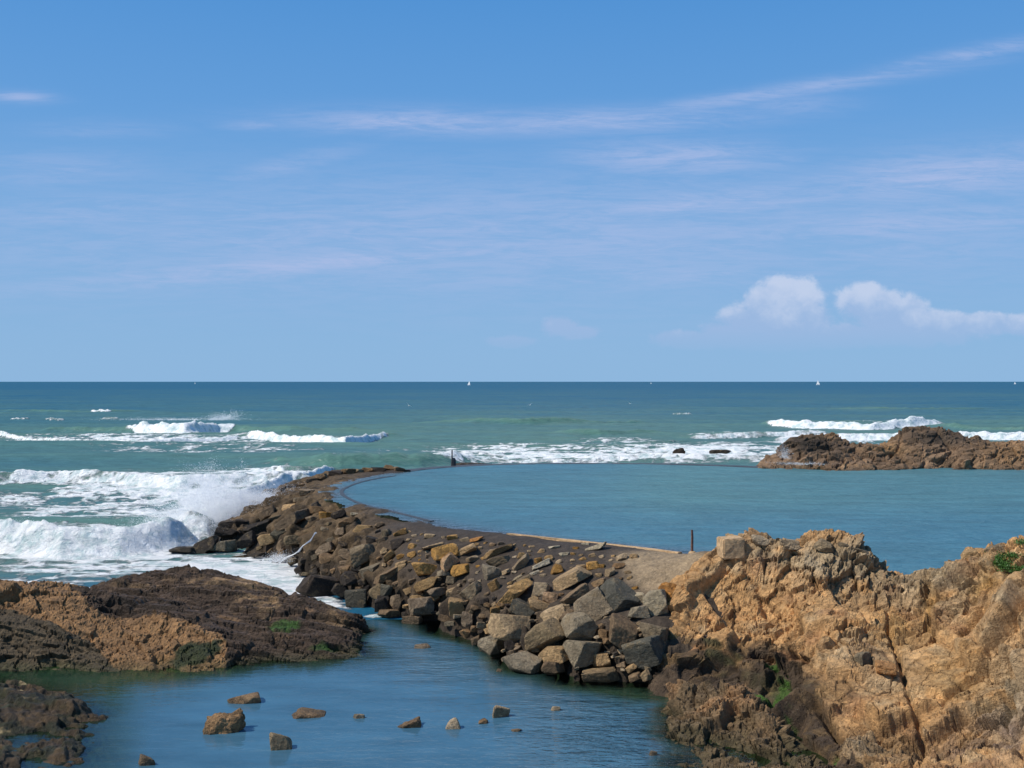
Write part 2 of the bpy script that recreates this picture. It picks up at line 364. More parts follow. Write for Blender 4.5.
cause = Field(
  # pool side edge
  [P(x, y, z=POOL) for x, y in ((676, 552.5), (636, 547.5), (600, 543.5), (540, 537.5), (500, 533), (467, 530), (416, 522), (376, 513.5), (347, 507.5), (327, 499.5), (322.5, 492), (329, 487), (347, 481), (369, 477), (393, 473), (407, 471.3))] +
  # submerged inner shelf
  [P(x, y, z=POOL-.05) for x, y in ((430, 521), (394, 511.5), (366, 506.5), (342, 495), (343, 489.5), (356, 482), (400, 474))] +
  [Q(x, D, .9) for x, D in ((470, 45.5), (420, 48), (385, 52), (372, 55), (385, 58.5), (420, 62), (540, 42.5), (600, 40.5), (660, 38.8), (720, 38))] +
  # top
  [P(x, y, z=z_) for x, y, z_ in ((440, 612, .45), (470, 630, .4), (500, 640, .5), (540, 655, .42), (585, 665, .42), (620, 668, .4), (400, 606, .4), (400, 525, 2.49), (440, 531, 2.5), (480, 537, 2.51), (540, 543, 2.53), (600, 551, 2.54), (350, 513, 2.47))] +
  [P(x, y, z=2.5) for x, y in ((310, 497), (316, 486), (335, 478), (360, 473.5), (385, 471))] +
  # sandy concrete ramp and the post
  [P(692, 553.5, z=2.78), P(720, 553, z=2.9), P(660, 558, z=2.6), P(650, 572, z=2.35), P(700, 572, z=2.55), P(640, 595, z=1.85), P(665, 590, z=2.0), P(620, 580, z=2.1)] +
  # middle of the slope
  [P(560, 590, z=1.75), P(520, 580, z=1.8), P(480, 572, z=1.8), P(440, 565, z=1.8), P(400, 557, z=1.8), P(360, 545, z=1.85), P(320, 528, z=1.9), P(290, 518, z=1.7), P(270, 512, z=1.45), P(350, 560, z=1.2), P(300, 545, z=1.1),
   P(250, 535, z=.75), P(225, 530, z=.75), P(205, 545, z=.3), P(420, 590, z=1.0), P(460, 598, z=1.15), P(500, 610, z=1.1), P(540, 620, z=1.05), P(600, 630, z=1.15), P(640, 635, z=1.2), P(380, 585, z=.8)] +
  # foot at the water
  [P(x, y, z=-.05) for x, y in ((172, 553), (200, 554), (235, 552), (262, 549), (285, 565), (292, 572), (312, 592), (345, 603), (360, 612), (385, 619), (400, 622), (440, 626), (470, 645), (492, 655), (505, 672), (540, 675), (590, 682), (640, 690))] +
  [Q(x, D, -1.3) for x, D in ((400, 34.3), (440, 33.6), (470, 31.2), (500, 28.8), (540, 27.6), (590, 27), (640, 26.4), (340, 37.4), (285, 43.6), (235, 48.8), (180, 48.8))] +
  # seaward silhouette
  [P(222, 520, z=.95), P(255, 509, z=1.2), P(262, 493, z=1.3), P(285, 486.5, z=1.7), P(303, 482, z=2.0), P(312, 477, z=2.1), P(330, 472, z=2.3), P(345, 470, z=2.45), P(365, 469, z=2.5), P(390, 468, z=2.5), P(406, 470, z=2.45)] +
  [Q(210, 58, -.8), Q(245, 63, -.6), Q(265, 71, -.6), Q(300, 77, -.5), Q(340, 80, -.5), Q(400, 79, -.5), Q(190, 54, -.9), Q(150, 51, -1.5), Q(140, 60, -1.7), Q(240, 85, -1.7), Q(400, 90, -1.7), Q(430, 68, 1.0), Q(440, 78, -.8),
   Q(740, 30, 1.2), Q(740, 36, 2), Q(780, 33, 0)])
headland = Field([   # pale rock on the left, and the dark layered dome behind it
  P(-60, 572, D=33.5), P(-30, 575, D=33.2), P(0, 580, D=33.0), P(30, 581, D=33), P(60, 591, D=33), P(85, 597, D=33), P(112, 613, D=32.8), P(150, 616, D=32.7), P(180, 622, D=32.4), P(210, 636, D=31.9), P(228, 655, D=31.4),
  P(20, 606, D=32.2), P(60, 612, D=32.2), P(100, 640, D=31.6), P(130, 655, D=31.2), P(170, 645, D=31.7), P(60, 635, D=31.3), P(20, 635, D=31.2), P(0, 620, D=31.5), P(-40, 620, D=31.4),
  P(0, 672, z=-.05), P(60, 671, z=-.05), P(125, 671, z=-.05), P(180, 674, z=-.05), P(235, 669, z=-.05), P(-60, 672, z=0),
  P(250, 645, z=.35), P(225, 655, z=.22), P(255, 655, z=.16), P(300, 645, z=.3), P(330, 630, z=.42), P(345, 648, z=.15), P(320, 652, z=.14), P(280, 652, z=.18), P(240, 630, z=.5), P(220, 640, z=.5),
  P(260, 663, z=0), P(300, 661, z=0), P(330, 658, z=0), P(366, 655, z=-.02), P(358, 640, z=.12), P(364, 628, z=.15), P(362, 616, z=.5), P(330, 608, z=.62), P(300, 599, z=.8), P(270, 589, z=1.0), P(235, 579, z=1.15),
  P(215, 569, z=1.35), P(190, 567, z=1.4), P(150, 573, z=1.1), P(110, 584, z=.8), P(80, 595, z=.5), P(200, 590, z=1.15), P(150, 600, z=.75), P(240, 610, z=.75), P(200, 612, z=.7), P(280, 625, z=.5),
  Q(372, 36, -.6), Q(374, 33.6, -.6), Q(380, 34, -1.2), Q(340, 38.5, -.5), Q(300, 40.5, -.5), Q(240, 42.5, -.5), Q(190, 43.5, -.5), Q(130, 42.5, -.5), Q(80, 41, -.6), Q(0, 39, -.6), Q(-100, 39, -.4),
  Q(40, 36.5, .2), Q(-40, 36, .8), Q(320, 29.2, -1.2), Q(250, 28.8, -1.3), Q(380, 29.8, -1.3), Q(150, 28.6, -.8), Q(60, 29, -.45), Q(0, 29, -.4), Q(0, 46, -1.7), Q(200, 48, -1.7), Q(380, 42, -1.7), Q(-120, 33, 1.2), Q(-200, 36, 1)])
weed = Field([
  P(0, 684, z=.08), P(20, 690, z=.3), P(50, 697, z=.28), P(78, 705, z=.22), P(88, 716, z=.02), P(100, 716, z=0), P(30, 705, z=.34), P(0, 700, z=.3), P(10, 720, z=.22), P(50, 718, z=.22), P(75, 730, z=.05),
  P(0, 735, z=.05), P(22, 739, z=-.08), P(45, 733, z=.0), P(60, 748, z=.14), P(30, 748, z=.12), P(5, 745, z=.1), P(90, 755, z=-.02), P(0, 764, z=.15), P(40, 764, z=-.1), P(70, 766, z=-.05),
  Q(120, 26.2, -.45), Q(130, 24, -.5), Q(120, 22.6, -.4), Q(75, 28.7, -.25), Q(112, 27.4, -.4), Q(40, 29.3, -.2), Q(165, 27.4, -1), Q(165, 23, -1), Q(0, 22, .1), Q(60, 21, -.3), Q(-60, 24, .4), Q(-60, 27, .5), Q(-60, 29, .1), Q(-60, 21, .3), Q(140, 20, -1.2), Q(0, 18, -.5)])
farrock = Field(
  [P(x, y, z=2.45) for x, y in ((762, 467), (790, 469), (830, 471.5), (860, 471), (900, 469), (950, 469), (1000, 471), (1040, 473), (1100, 474))] +
  [P(770, 462, D=69.5), P(784, 441, D=72), P(802, 434.5, D=72.5), P(830, 434, D=72.5), P(846, 444, D=71.5), P(815, 452, D=70.5), P(800, 457, D=70), P(850, 457, D=69.8), P(862, 452, D=70.5), P(872, 450, D=70.5), P(884, 450, D=70.8), P(893, 441, D=73),
   P(905, 431, D=73.5), P(935, 427.5, D=73.5), P(962, 434, D=73.2), P(984, 442, D=73), P(992, 443, D=72), P(1010, 440.5, D=72), P(1040, 439, D=72), P(1100, 437, D=72), P(920, 450, D=70.5), P(960, 450, D=70.5), P(900, 460, D=69.3), P(960, 461, D=69.3), P(1010, 455, D=70), P(1040, 456, D=70)] +
  [Q(x, 66.5, 1.0) for x in (760, 800, 850, 900, 950, 1000, 1060)] + [Q(x, 79, -.3) for x in (760, 800, 850, 900, 950, 1000, 1060, 1120)] + [Q(735, 70, 1.2), Q(745, 74, 0), Q(870, 75.5, 1.2), Q(1150, 70, 3.5), Q(720, 78, -1)])
FIELDS_LOW = [bluff, ledge, cause, headland, weed]

# ------------------------------------------------------------------ rock relief
def hash3(i, seed):
    n = (i[:, 0].astype(np.uint32)*np.uint32(73856093)) ^ (i[:, 1].astype(np.uint32)*np.uint32(19349663)) ^ (i[:, 2].astype(np.uint32)*np.uint32(83492791)) ^ np.uint32(seed*2654435 & 0xffffffff)
    n = (n ^ (n >> np.uint32(15)))*np.uint32(2246822519); n = (n ^ (n >> np.uint32(13)))*np.uint32(3266489917)
    return n ^ (n >> np.uint32(16))
OFF = np.array([(a, b, c) for a in (-1, 0, 1) for b in (-1, 0, 1) for c in (-1, 0, 1)], np.int32)
def facets(x, y, z, size, amp, tilt, crack, seed, aspect=(1, 1, 1), rot=(0, 0, 0), warp=.12):
    """fractured rock in 3-D: every cell is a block with its own height and slope; returns relief, tone (-1..1), edge distance"""
    from mathutils import Euler
    M = np.array(Euler(rot).to_matrix()); Q = np.stack([x, y, z], -1)@M/(size*np.array(aspect))
    if warp:
        for k in range(3): Q[:, k] += warp*fbm(Q[:, 0]*.8+k*31, Q[:, 1]*.8, Q[:, 2]*.8, seed+3+k, 2)
    out = np.zeros((len(x), 3), np.float32)
    for c0 in range(0, len(x), 40000):
        q = Q[c0:c0+40000].astype(np.float32); b = np.floor(q).astype(np.int32)
        d1 = np.full(len(q), 9., np.float32); d2 = d1.copy(); bh = np.zeros(len(q), np.uint32); bo = np.zeros_like(q)
        for of in OFF:
            i = b+of; h = hash3(i, seed)
            j = np.stack([h & np.uint32(1023), (h >> np.uint32(10)) & np.uint32(1023), (h >> np.uint32(20)) & np.uint32(1023)], -1).astype(np.float32)/1023.
            v = q-(i+.5+.85*(j-.5)).astype(np.float32); d = np.sqrt((v*v).sum(1)); m = d < d1
            d2 = np.where(m, d1, np.minimum(d2, d)); d1 = np.where(m, d, d1); bh = np.where(m, h, bh); bo = np.where(m[:, None], v, bo)
        g = (bh*np.uint32(747796405)+np.uint32(2891336453)); g ^= g >> np.uint32(13)
        rr = [((g >> np.uint32(k)) & np.uint32(255)).astype(np.float32)/255.*2-1 for k in (0, 6, 12, 18, 24)]
        e = d2-d1
        dz = amp*rr[0]+tilt*size*(rr[1]*bo[:, 0]+rr[2]*bo[:, 1]+rr[4]*bo[:, 2])
        if crack: dz = dz-crack*np.exp(-(e/.028)**2)
        out[c0:c0+40000, 0] = dz; out[c0:c0+40000, 1] = rr[3]; out[c0:c0+40000, 2] = e
    return out[:, 0].astype(float), out[:, 1].astype(float), out[:, 2].astype(float)

def strata(x, y, z, thick, amp, n, seed, wob=.6):
    s = (x*n[0]+y*n[1]+z*n[2])/thick+wob*fbm(x*.35, y*.35, z*.3, seed, 4)
    f = s-np.floor(s); i = np.floor(s)
    a = .4+.6*_h(i, i*0, i*0, seed+9)
    return amp*a*(np.power(f, .55)-.6), f, _h(i, i*0+3, i*0, seed)

def tint(c, f): return np.array(c)[None]*f[:, None]
def lerp(a, b, t): return a*(1-t[:, None])+b*t[:, None]
def blob(px, py, cx, cy, rx, ry, ang=0):
    c, s = math.cos(R(ang)), math.sin(R(ang))
    u = ((px-cx)*c-(py-cy)*s)/rx; v = ((px-cx)*s+(py-cy)*c)/ry
    return np.exp(-(u*u+v*v))

# ---- the orange bluff
def build_rock(name, field, us, Ds, relief, colour, label, cat, mtl, minz=-1.2):
    U, D, X = ray_grid(us, Ds)
    x, y = X.ravel(), D.ravel(); z0 = field(x, y)
    Z0 = z0.reshape(U.shape); X2 = X; D2 = D
    pu = np.stack([np.gradient(X2, axis=1), np.gradient(D2, axis=1), np.gradient(Z0, axis=1)], -1)
    pv = np.stack([np.gradient(X2, axis=0), np.gradient(D2, axis=0), np.gradient(Z0, axis=0)], -1)
    nn = np.cross(pu, pv); nn /= np.linalg.norm(nn, axis=2)[..., None]+1e-9; nn *= np.sign(nn[..., 2:3])
    for _ in range(6):
        nn[1:-1, 1:-1] = (nn[1:-1, 1:-1]+nn[:-2, 1:-1]+nn[2:, 1:-1]+nn[1:-1, :-2]+nn[1:-1, 2:])/5
    nn /= np.linalg.norm(nn, axis=2)[..., None]; nn = nn.reshape(-1, 3)
    dd, dx, info = relief(x, y, z0)
    big, fine = dd if isinstance(dd, tuple) else (dd, 0)
    g = big.reshape(U.shape).copy()
    for _ in range(2 if isinstance(dd, tuple) else 1):
        g[1:-1] = (g[:-2]+2*g[1:-1]+g[2:])/4; g[:, 1:-1] = (g[:, :-2]+2*g[:, 1:-1]+g[:, 2:])/4
    dd = g.ravel()+fine
    co = np.stack([x, y, z0], -1)+nn*dd[:, None]
    z = co[:, 2]
    px, py = to_px(x, y, z0)
    col = colour(x, y, z, px, py, info)
    f = grid_faces(len(Ds), len(us), (z0 > minz).reshape(U.shape))
    co, f, at = compact(co, f, {'Col': np.clip(col, .004, .8)})
    o = link(name, np_mesh(name, co, f, False, at), mtl)
    tag(o, label, cat)
    return o

def bluff_relief(x, y, z):
    px, py = to_px(x, y, z)
    BR = (.5, -.45, .35)
    a0, t0, e0 = facets(x, y, z, 3.0, .10, .14, .0, 10, (1.2, 1, .8), BR)
    a1, t1, e1 = facets(x, y, z, 1.15, .13, .30, .20, 11, (1.4, 1.1, .7), BR)
    a2, t2, e2 = facets(x, y, z, .48, .065, .42, .09, 12, (1.5, 1.1, .65), BR)
    a3, t3, e3 = facets(x, y, z, .20, .026, .42, .02, 13, (1.6, 1.1, .6), BR)
    a4, t4, e4 = facets(x, y, z, .09, .010, .45, .0, 14, (1.5, 1.1, .7), BR)
    b3, u3, w3 = facets(x, y, z, .33, .09, .25, .05, 16, (3.2, 1.6, .42), (.35, -.75, .2))
    rz = sst(-.25, .25, fbm(x*.7, y*.7, z, 15, 3)); a1 = a1+a0; a2 = a2*(.45+.75*rz); a3 = a3*(.3+.9*rz); a4 = a4*(.4+.8*rz)
    sf = e3
    ms = np.clip(blob(px, py, 858, 572, 50, 30)*1.2+blob(px, py, 850, 755, 90, 16)*.8+blob(px, py, 990, 700, 45, 60)*.9+blob(px, py, 950, 600, 60, 30)*.6, 0, 1)
    sm = np.clip(blob(px, py, 940, 670, 50, 38)+blob(px, py, 870, 700, 40, 25)*.7+blob(px, py, 760, 590, 55, 20)*.7+blob(px, py, 1010, 600, 25, 20)+blob(px, py, 700, 592, 18, 25), 0, 1)
    big = fbm(x*.9, y*.9, z, 21, 4)*.16
    # deep cracks running down the face
    def crackline(pts, w, dep):
        q = np.array(pts, float); d = np.full(px.shape, 1e9)
        for (ax, ay), (bx, by) in zip(q[:-1], q[1:]):
            t = np.clip(((px-ax)*(bx-ax)+(py-ay)*(by-ay))/((bx-ax)**2+(by-ay)**2), 0, 1)
            d = np.minimum(d, np.hypot(px-ax-t*(bx-ax), py-ay-t*(by-ay)))
        d = d+fbm(x*4, y*4, None, 31, 3)*1.2
        return -dep*np.exp(-(d/w)**2)
    cr = crackline([(888, 612), (889, 630), (898, 655), (908, 690), (918, 725), (923, 768)], 1.8, .28)+crackline([(905, 600), (890, 612)], 2, .2)+crackline([(812, 700), (836, 728), (850, 742), (862, 742)], 4, .5)
    cr = cr+crackline([(676, 646), (740, 652), (815, 662)], 2.0, .22)+crackline([(858, 595), (868, 640), (905, 668)], 1.5, .12)+crackline([(950, 640), (1024, 645)], 1.5, .14)
    calm = 1-.75*sm
    dz = (a1*1.1+big*.5+cr-.16*sst(585, 550, py), (a2*1.05+a3*.95+a4*1.0)*calm+b3*ms*1.0)
    return dz, a2*.25, (t1, t2, t3, e1, e2, ms, sm, sf, cr)
def bluff_col(x, y, z, px, py, info):
    t1, t2, t3, e1, e2, ms, sm, sh, cr = info; rng_ = sst(-.2, .3, noise(x*1.7, y*1.7, z, 71))
    f = .92+.07*t1+.10*t2+.08*t3
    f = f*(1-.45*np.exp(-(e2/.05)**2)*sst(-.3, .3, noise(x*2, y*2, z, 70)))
    c = tint((.62, .345, .138), f)
    c = lerp(c, tint((.60, .42, .225), f), sst(.05, .45, fbm(x*2.3, y*2.3, z*3, 60, 5))*.6)
    n = fbm(x*.5, y*.5, z, 61, 4); n2 = fbm(x*1.7, y*1.7, z*2, 62, 4)
    grey = np.clip(blob(px, py, 850, 568, 60, 30)+blob(px, py, 770, 552, 55, 14)+blob(px, py, 960, 578, 60, 22)*.8+blob(px, py, 880, 665, 50, 22)*.6+blob(px, py, 1005, 690, 40, 60)+blob(px, py, 860, 755, 70, 15)*.8+blob(px, py, 925, 605, 40, 25)*.5+sst(.25, .6, n)*.5, 0, 1)*sst(-.45, .15, n2+.1)
    c = lerp(c, tint((.40, .31, .19), f), grey*.85)
    c = lerp(c, tint((.30, .13, .06), f), sst(.15, .5, fbm(x*1.3+9, y*1.3, z*2, 63, 4))*.45)
    och = np.clip(blob(px, py, 985, 585, 20, 14)+blob(px, py, 928, 607, 8, 20)+blob(px, py, 950, 670, 35, 25)*.5+blob(px, py, 895, 632, 20, 14)*.6, 0, 1)
    c = lerp(c, tint((.46, .245, .06), f), och*.8)
    pur = np.clip(blob(px, py, 970, 735, 35, 30)+blob(px, py, 1010, 740, 30, 40)*.7, 0, 1)*sst(-.3, .3, n2)
    c = lerp(c, tint((.21, .14, .105), f), pur*.8)
    # tide-dark zone low on the rock
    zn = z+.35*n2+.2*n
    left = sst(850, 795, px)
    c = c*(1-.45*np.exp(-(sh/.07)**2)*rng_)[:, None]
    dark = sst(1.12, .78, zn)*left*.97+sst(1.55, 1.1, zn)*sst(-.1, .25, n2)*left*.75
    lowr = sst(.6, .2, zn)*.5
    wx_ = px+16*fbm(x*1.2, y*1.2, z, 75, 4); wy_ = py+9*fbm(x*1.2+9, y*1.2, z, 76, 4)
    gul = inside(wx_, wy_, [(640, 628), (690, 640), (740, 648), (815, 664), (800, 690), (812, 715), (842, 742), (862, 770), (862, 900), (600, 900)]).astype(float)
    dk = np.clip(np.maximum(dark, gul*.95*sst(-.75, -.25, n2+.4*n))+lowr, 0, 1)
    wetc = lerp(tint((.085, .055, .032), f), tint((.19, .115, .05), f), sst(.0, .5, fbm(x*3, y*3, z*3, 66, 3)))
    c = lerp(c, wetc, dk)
    ln = np.interp(px, [675, 740, 815], [647, 653, 664])
    c = lerp(c, tint((.48, .24, .10), f), np.exp(-((py+3*n2-ln)/2.6)**2)*sst(672, 690, px)*sst(825, 805, px)*.85)
    alg = np.clip(blob(px, py, 772, 668, 12, 14)+blob(px, py, 787, 698, 12, 22)+blob(px, py, 775, 705, 22, 10)+blob(px, py, 832, 760, 14, 8)+blob(px, py, 790, 760, 8, 8), 0, 1)
    c = lerp(c, tint((.055, .115, .015), f), sst(.55, .8, alg*.85+.75*fbm(x*4, y*4, z*4, 67, 4)))
    c = lerp(c, tint((.06, .085, .02), f), sst(.1, .5, fbm(x*1.1, y*1.1, z, 68, 4))*dk*.5)
    return c
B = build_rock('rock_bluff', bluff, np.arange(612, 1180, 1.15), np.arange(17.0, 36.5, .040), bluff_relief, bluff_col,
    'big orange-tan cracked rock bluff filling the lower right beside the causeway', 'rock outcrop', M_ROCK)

def ledge_relief(x, y, z):
    BR = (.15, -.1, .2)
    a1, t1, e1 = facets(x, y, z, .95, .15, .28, .20, 41, (.8, .9, 1.3), BR)
    a2, t2, e2 = facets(x, y, z, .36, .06, .36, .08, 42, (.9, .9, 1.2), BR)
    a3, t3, e3 = facets(x, y, z, .14, .02, .42, .02, 43, (1.2, 1, .8), BR)
    st = 0
    return (a1+.12*fbm(x*1.4, y*1.4, z, 45, 4), a2*1.1+a3*1.2), a2*.3, (t1, t2, t3)
def ledge_col(x, y, z, px, py, info):
    t1, t2, t3 = info; f = .92+.13*t2+.1*t3
    n = fbm(x*1.5, y*1.5, z*1.5, 46, 4)
    c = lerp(tint((.20, .13, .065), f), tint((.36, .20, .09), f), sst(-.1, .35, n)*sst(735, 700, py))
    dk = sst(.35, .05, z+.25*n)
    c = lerp(c, tint((.10, .075, .035), f), dk)
    alg = blob(px, py, 832, 762, 12, 7)+blob(px, py, 765, 762, 8, 5)
    return lerp(c, tint((.055, .115, .015), f), sst(.55, .8, alg*.8+.6*fbm(x*4, y*4, z*4, 69, 4)))
build_rock('rock_ledge', ledge, np.arange(630, 930, 1.0), np.arange(17.6, 28.4, .034), ledge_relief, ledge_col,
    'low brown blocky rock ledge in front of the bluff at the bottom edge', 'rock outcrop', M_ROCK)

def head_relief(x, y, z):
    px, py = to_px(x, y, z)
    wx_ = px+14*fbm(x*.9, y*.9, None, 50, 4); wy_ = py+5*fbm(x*.9+9, y*.9, None, 50, 4)
    tanp = inside(wx_, wy_, [(-400, 500), (-100, 565), (0, 570), (60, 583), (88, 594), (112, 615), (165, 617), (200, 627), (222, 642), (240, 680), (133, 682), (100, 650), (70, 628), (38, 616), (10, 606), (-60, 600), (-400, 600)]).astype(float)
    lowp = inside(wx_, wy_, [(-400, 600), (-60, 600), (10, 606), (38, 616), (70, 628), (100, 650), (133, 682), (133, 800), (-400, 800)]).astype(float)
    dome = np.clip(1-tanp-lowp, 0, 1)
    BR = (.18, .10, -.15); BS = (-.75, .10, -.12)
    s1, sh, sf = facets(x, y, z, .30, .11, .20, .08, 51, (7.0, 3.0, .55), BS, .2)
    s2, sh2, sf2 = facets(x, y, z, .12, .055, .15, .03, 52, (8., 3., .6), BS, .2)
    a1, t1, e1 = facets(x, y, z, 1.5, .07, .14, .10, 53, (1.6, 1, .8), BR)
    a2, t2, e2 = facets(x, y, z, .5, .04, .26, .05, 54, (1.5, 1, .7), BR)
    a3, t3, e3 = facets(x, y, z, .17, .025, .42, .02, 55, (1.3, 1, .8)); a4, t4, e4 = facets(x, y, z, .075, .012, .5, .0, 56)
    st, st2 = s1, s2; sh = sh*.5+.5
    dz = (a1*.8+.05*fbm(x*.8, y*.8, z, 57, 4), a2*(1-dome*.5)*.8+(st+st2*.75)*(dome+.5*lowp)+(a3*.65+a4*.65)*(1-dome*.7-lowp*.6))
    return dz, a2*.3, (dome, t1, t2+dome*1.6*sh2, t3, sh, sf, lowp)
def head_col(x, y, z, px, py, info):
    dome, t1, t2, t3, sh, sf, lowp = info
    f = .95+.06*t1+.1*t2+.12*t3
    n = fbm(x*.9, y*.9, z*2, 58, 4); n2 = fbm(x*3, y*3, z*3, 59, 3)
    tan = tint((.31, .165, .066), f); brown = tint((.080, .048, .028), f)
    c = lerp(tan, brown, dome)
    # rusty bands between dark beds
    c = lerp(c, tint((.24, .135, .06), f), dome*sst(.74, .86, sh+.2*n)*.7*sst(.1, .5, n2+.3)*sst(.1, .3, sf))
    c = c*(1-.6*dome*np.exp(-(sf/.08)**2)*sst(-.5, 0, n2))[:, None]
    edge = np.clip(blob(px, py, 250, 595, 14, 22)+blob(px, py, 275, 610, 12, 18)+blob(px, py, 340, 617, 22, 8)+blob(px, py, 210, 582, 50, 4)+blob(px, py, 150, 588, 40, 4)*.7, 0, 1)*dome
    c = lerp(c, tint((.40, .25, .12), f), edge*sst(-.1, .4, n2)*.8)
    c = lerp(c, tint((.095, .068, .036), f), lowp*.95)
    c = lerp(c, tint((.032, .038, .010), f), sst(.4, .6, blob(px, py, 195, 655, 30, 14, 20)+.3*n2))
    c = lerp(c, tint((.040, .095, .014), f), sst(.48, .95, blob(px, py, 285, 628, 22, 5)+blob(px, py, 322, 650, 20, 4.5)+.5*n2))
    c = lerp(c, tint((.055, .065, .02), f), sst(.25, .0, z+.1*n)*.5)
    return c
HU = np.arange(-210, 386, 1.15)
build_rock('rock_headland', headland, HU, np.arange(29.5, 46, .036), head_relief, head_col,
    'dark layered dome of rock with a pale tan ridge in front, at the left edge', 'rock outcrop', M_WETROCK)

def weed_relief(x, y, z):
    a2, t2, e2 = facets(x, y, z, .5, .06, .3, .03, 71, (1.5, 1, .7)); a3, t3, e3 = facets(x, y, z, .17, .035, .4, .0, 72)
    return a2+a3-.01+.10*fbm(x*1.6, y*1.6, z, 73, 5), a2*.2, (t2, t3)
def weed_col(x, y, z, px, py, info):
    t2, t3 = info; f = .85+.2*t2+.2*t3; n = fbm(x*2, y*2, z*2, 74, 4)
    c = lerp(tint((.075, .045, .018), f), tint((.026, .026, .008), f), sst(-.2, .2, n))
    return lerp(c, tint((.34, .25, .12), f), sst(.3, .5, n+blob(px, py, 22, 690, 12, 8)*.6-.15))
build_rock('weedy_rock', weed, np.arange(-120, 175, 1.2), np.arange(19, 29.5, .035), weed_relief, weed_col,
    'low weed-covered dark rock shelf barely above water in the bottom left corner', 'rock outcrop', M_WETROCK, minz=-1.0)

def far_relief(x, y, z):
    BR = (.1, -.35, .1)
    a1, t1, e1 = facets(x, y, z, 2.3, .14, .16, .25, 81, (1.6, 1, .8), BR); a2, t2, e2 = facets(x, y, z, .8, .07, .22, .10, 82, (2.2, 1.2, .6), BR)
    a3, t3, e3 = facets(x, y, z, .33, .05, .4, .03, 83, (1.8, 1, .7), BR); st_ = 0
    return (a1, a2*1.2+a3), a2*.2, (t1, t2, t3)
def far_col(x, y, z, px, py, info):
    t1, t2, t3 = info; f = .92+.16*t1+.13*t2+.1*t3; n = fbm(x*.4, y*.4, z, 84, 4)
    c = tint((.28, .175, .10), f)
    c = lerp(c, tint((.36, .205, .09), f), np.clip(blob(px, py, 890, 448, 20, 6)+blob(px, py, 1010, 452, 30, 14)*.8+blob(px, py, 830, 468, 30, 3)*.7+blob(px, py, 832, 436, 14, 4), 0, 1))
    c = lerp(c, tint((.085, .06, .04), f), np.clip(blob(px, py, 940, 436, 42, 9)+blob(px, py, 812, 445, 36, 12)*1.1+sst(2.75, 2.45, z)*.6, 0, 1))
    return c
build_rock('rock_islet', farrock, np.arange(728, 1160, .8), np.concatenate([np.arange(66, 76, .06), np.arange(76, 80, .2)]), far_relief, far_col,
    'brown and rusty humped rocks behind the pool at the right edge', 'rock outcrop', M_ROCK, minz=.2)

# ------------------------------------------------------------------ causeway
def cause_relief(x, y, z):
    px, py = to_px(x, y, z)
    rough = np.clip(sst(400, 330, px+(py-500)*-.3)+sst(1.5, .9, z+.2*noise(x, y, None, 3))*.9, .0, 1)
    rough = np.where((px > 610), rough*sst(600, 625, py), rough)
    fl = sst(2.75, 2.35, z)
    a1, t1, e1 = facets(x, y, z, 1.0, .16, .30, .18, 91, (1.3, .9, .7), (.3, -.5, .5)); a2, t2, e2 = facets(x, y, z, .42, .08, .40, .08, 92, (1.3, .9, .7), (.3, -.5, .5))
    a3, t3, e3 = facets(x, y, z, .18, .02, .4, .0, 93)
    lim = sst(POOL-.45, POOL-.9, z)*.8+.2
    inner = sst(0, .6, np.abs(z-POOL))
    dz = -.38*sst(.9, .1, z)+(1-.65*sst(.9, .2, z))*(a1*1.1+a2)*rough*(.35+.65*inner)+a3*(.35+.65*rough)+.05*fbm(x*.7, y*.7, None, 95, 3)*inner*sst(2.45, 2.2, z)+.035*fbm(x*2.5, y*2.5, None, 94, 4)*inner
    return dz, 0*x, (rough, t1, t2, t3)
def cause_col(x, y, z, px, py, info):
    rough, t1, t2, t3 = info; f = .9+.18*t2+.1*t3
    n = fbm(x*.8, y*.8, None, 96, 4)
    tar = tint((.072, .053, .038), .95+.12*t3)
    rock = tint((.135, .088, .045), f*(1+.3*t1))
    c = lerp(tar, rock, np.clip(rough*1.0, 0, 1)*sst(470, 400, px)*(z > .5)+rough*.45*sst(400, 470, px))
    dk = sst(1.15, .6, z+.3*n)
    c = lerp(c, tint((.05, .036, .024), f), dk*.85)
    ramp = sst(0, 1, blob(px, py, 672, 575, 44, 26)*2.2-.35+.25*n)*sst(1.6, 1.9, z)
    c = lerp(c, tint((.35, .25, .145), .95+.1*t3), np.clip(ramp+sst(600, 640, px)*sst(548, 556, py)*sst(2.2, 2.5, z), 0, 1))
    # pale worn lip along the pool edge
    return c
CG = build_rock('causeway', cause, np.arange(130, 770, 1.3), np.concatenate([np.arange(26.5, 56, .065), np.arange(56, 80, .1)]), cause_relief, cause_col,
    'curved causeway of dark tar and rubble holding the sea pool', 'causeway', M_CAUSE, minz=-1.3)

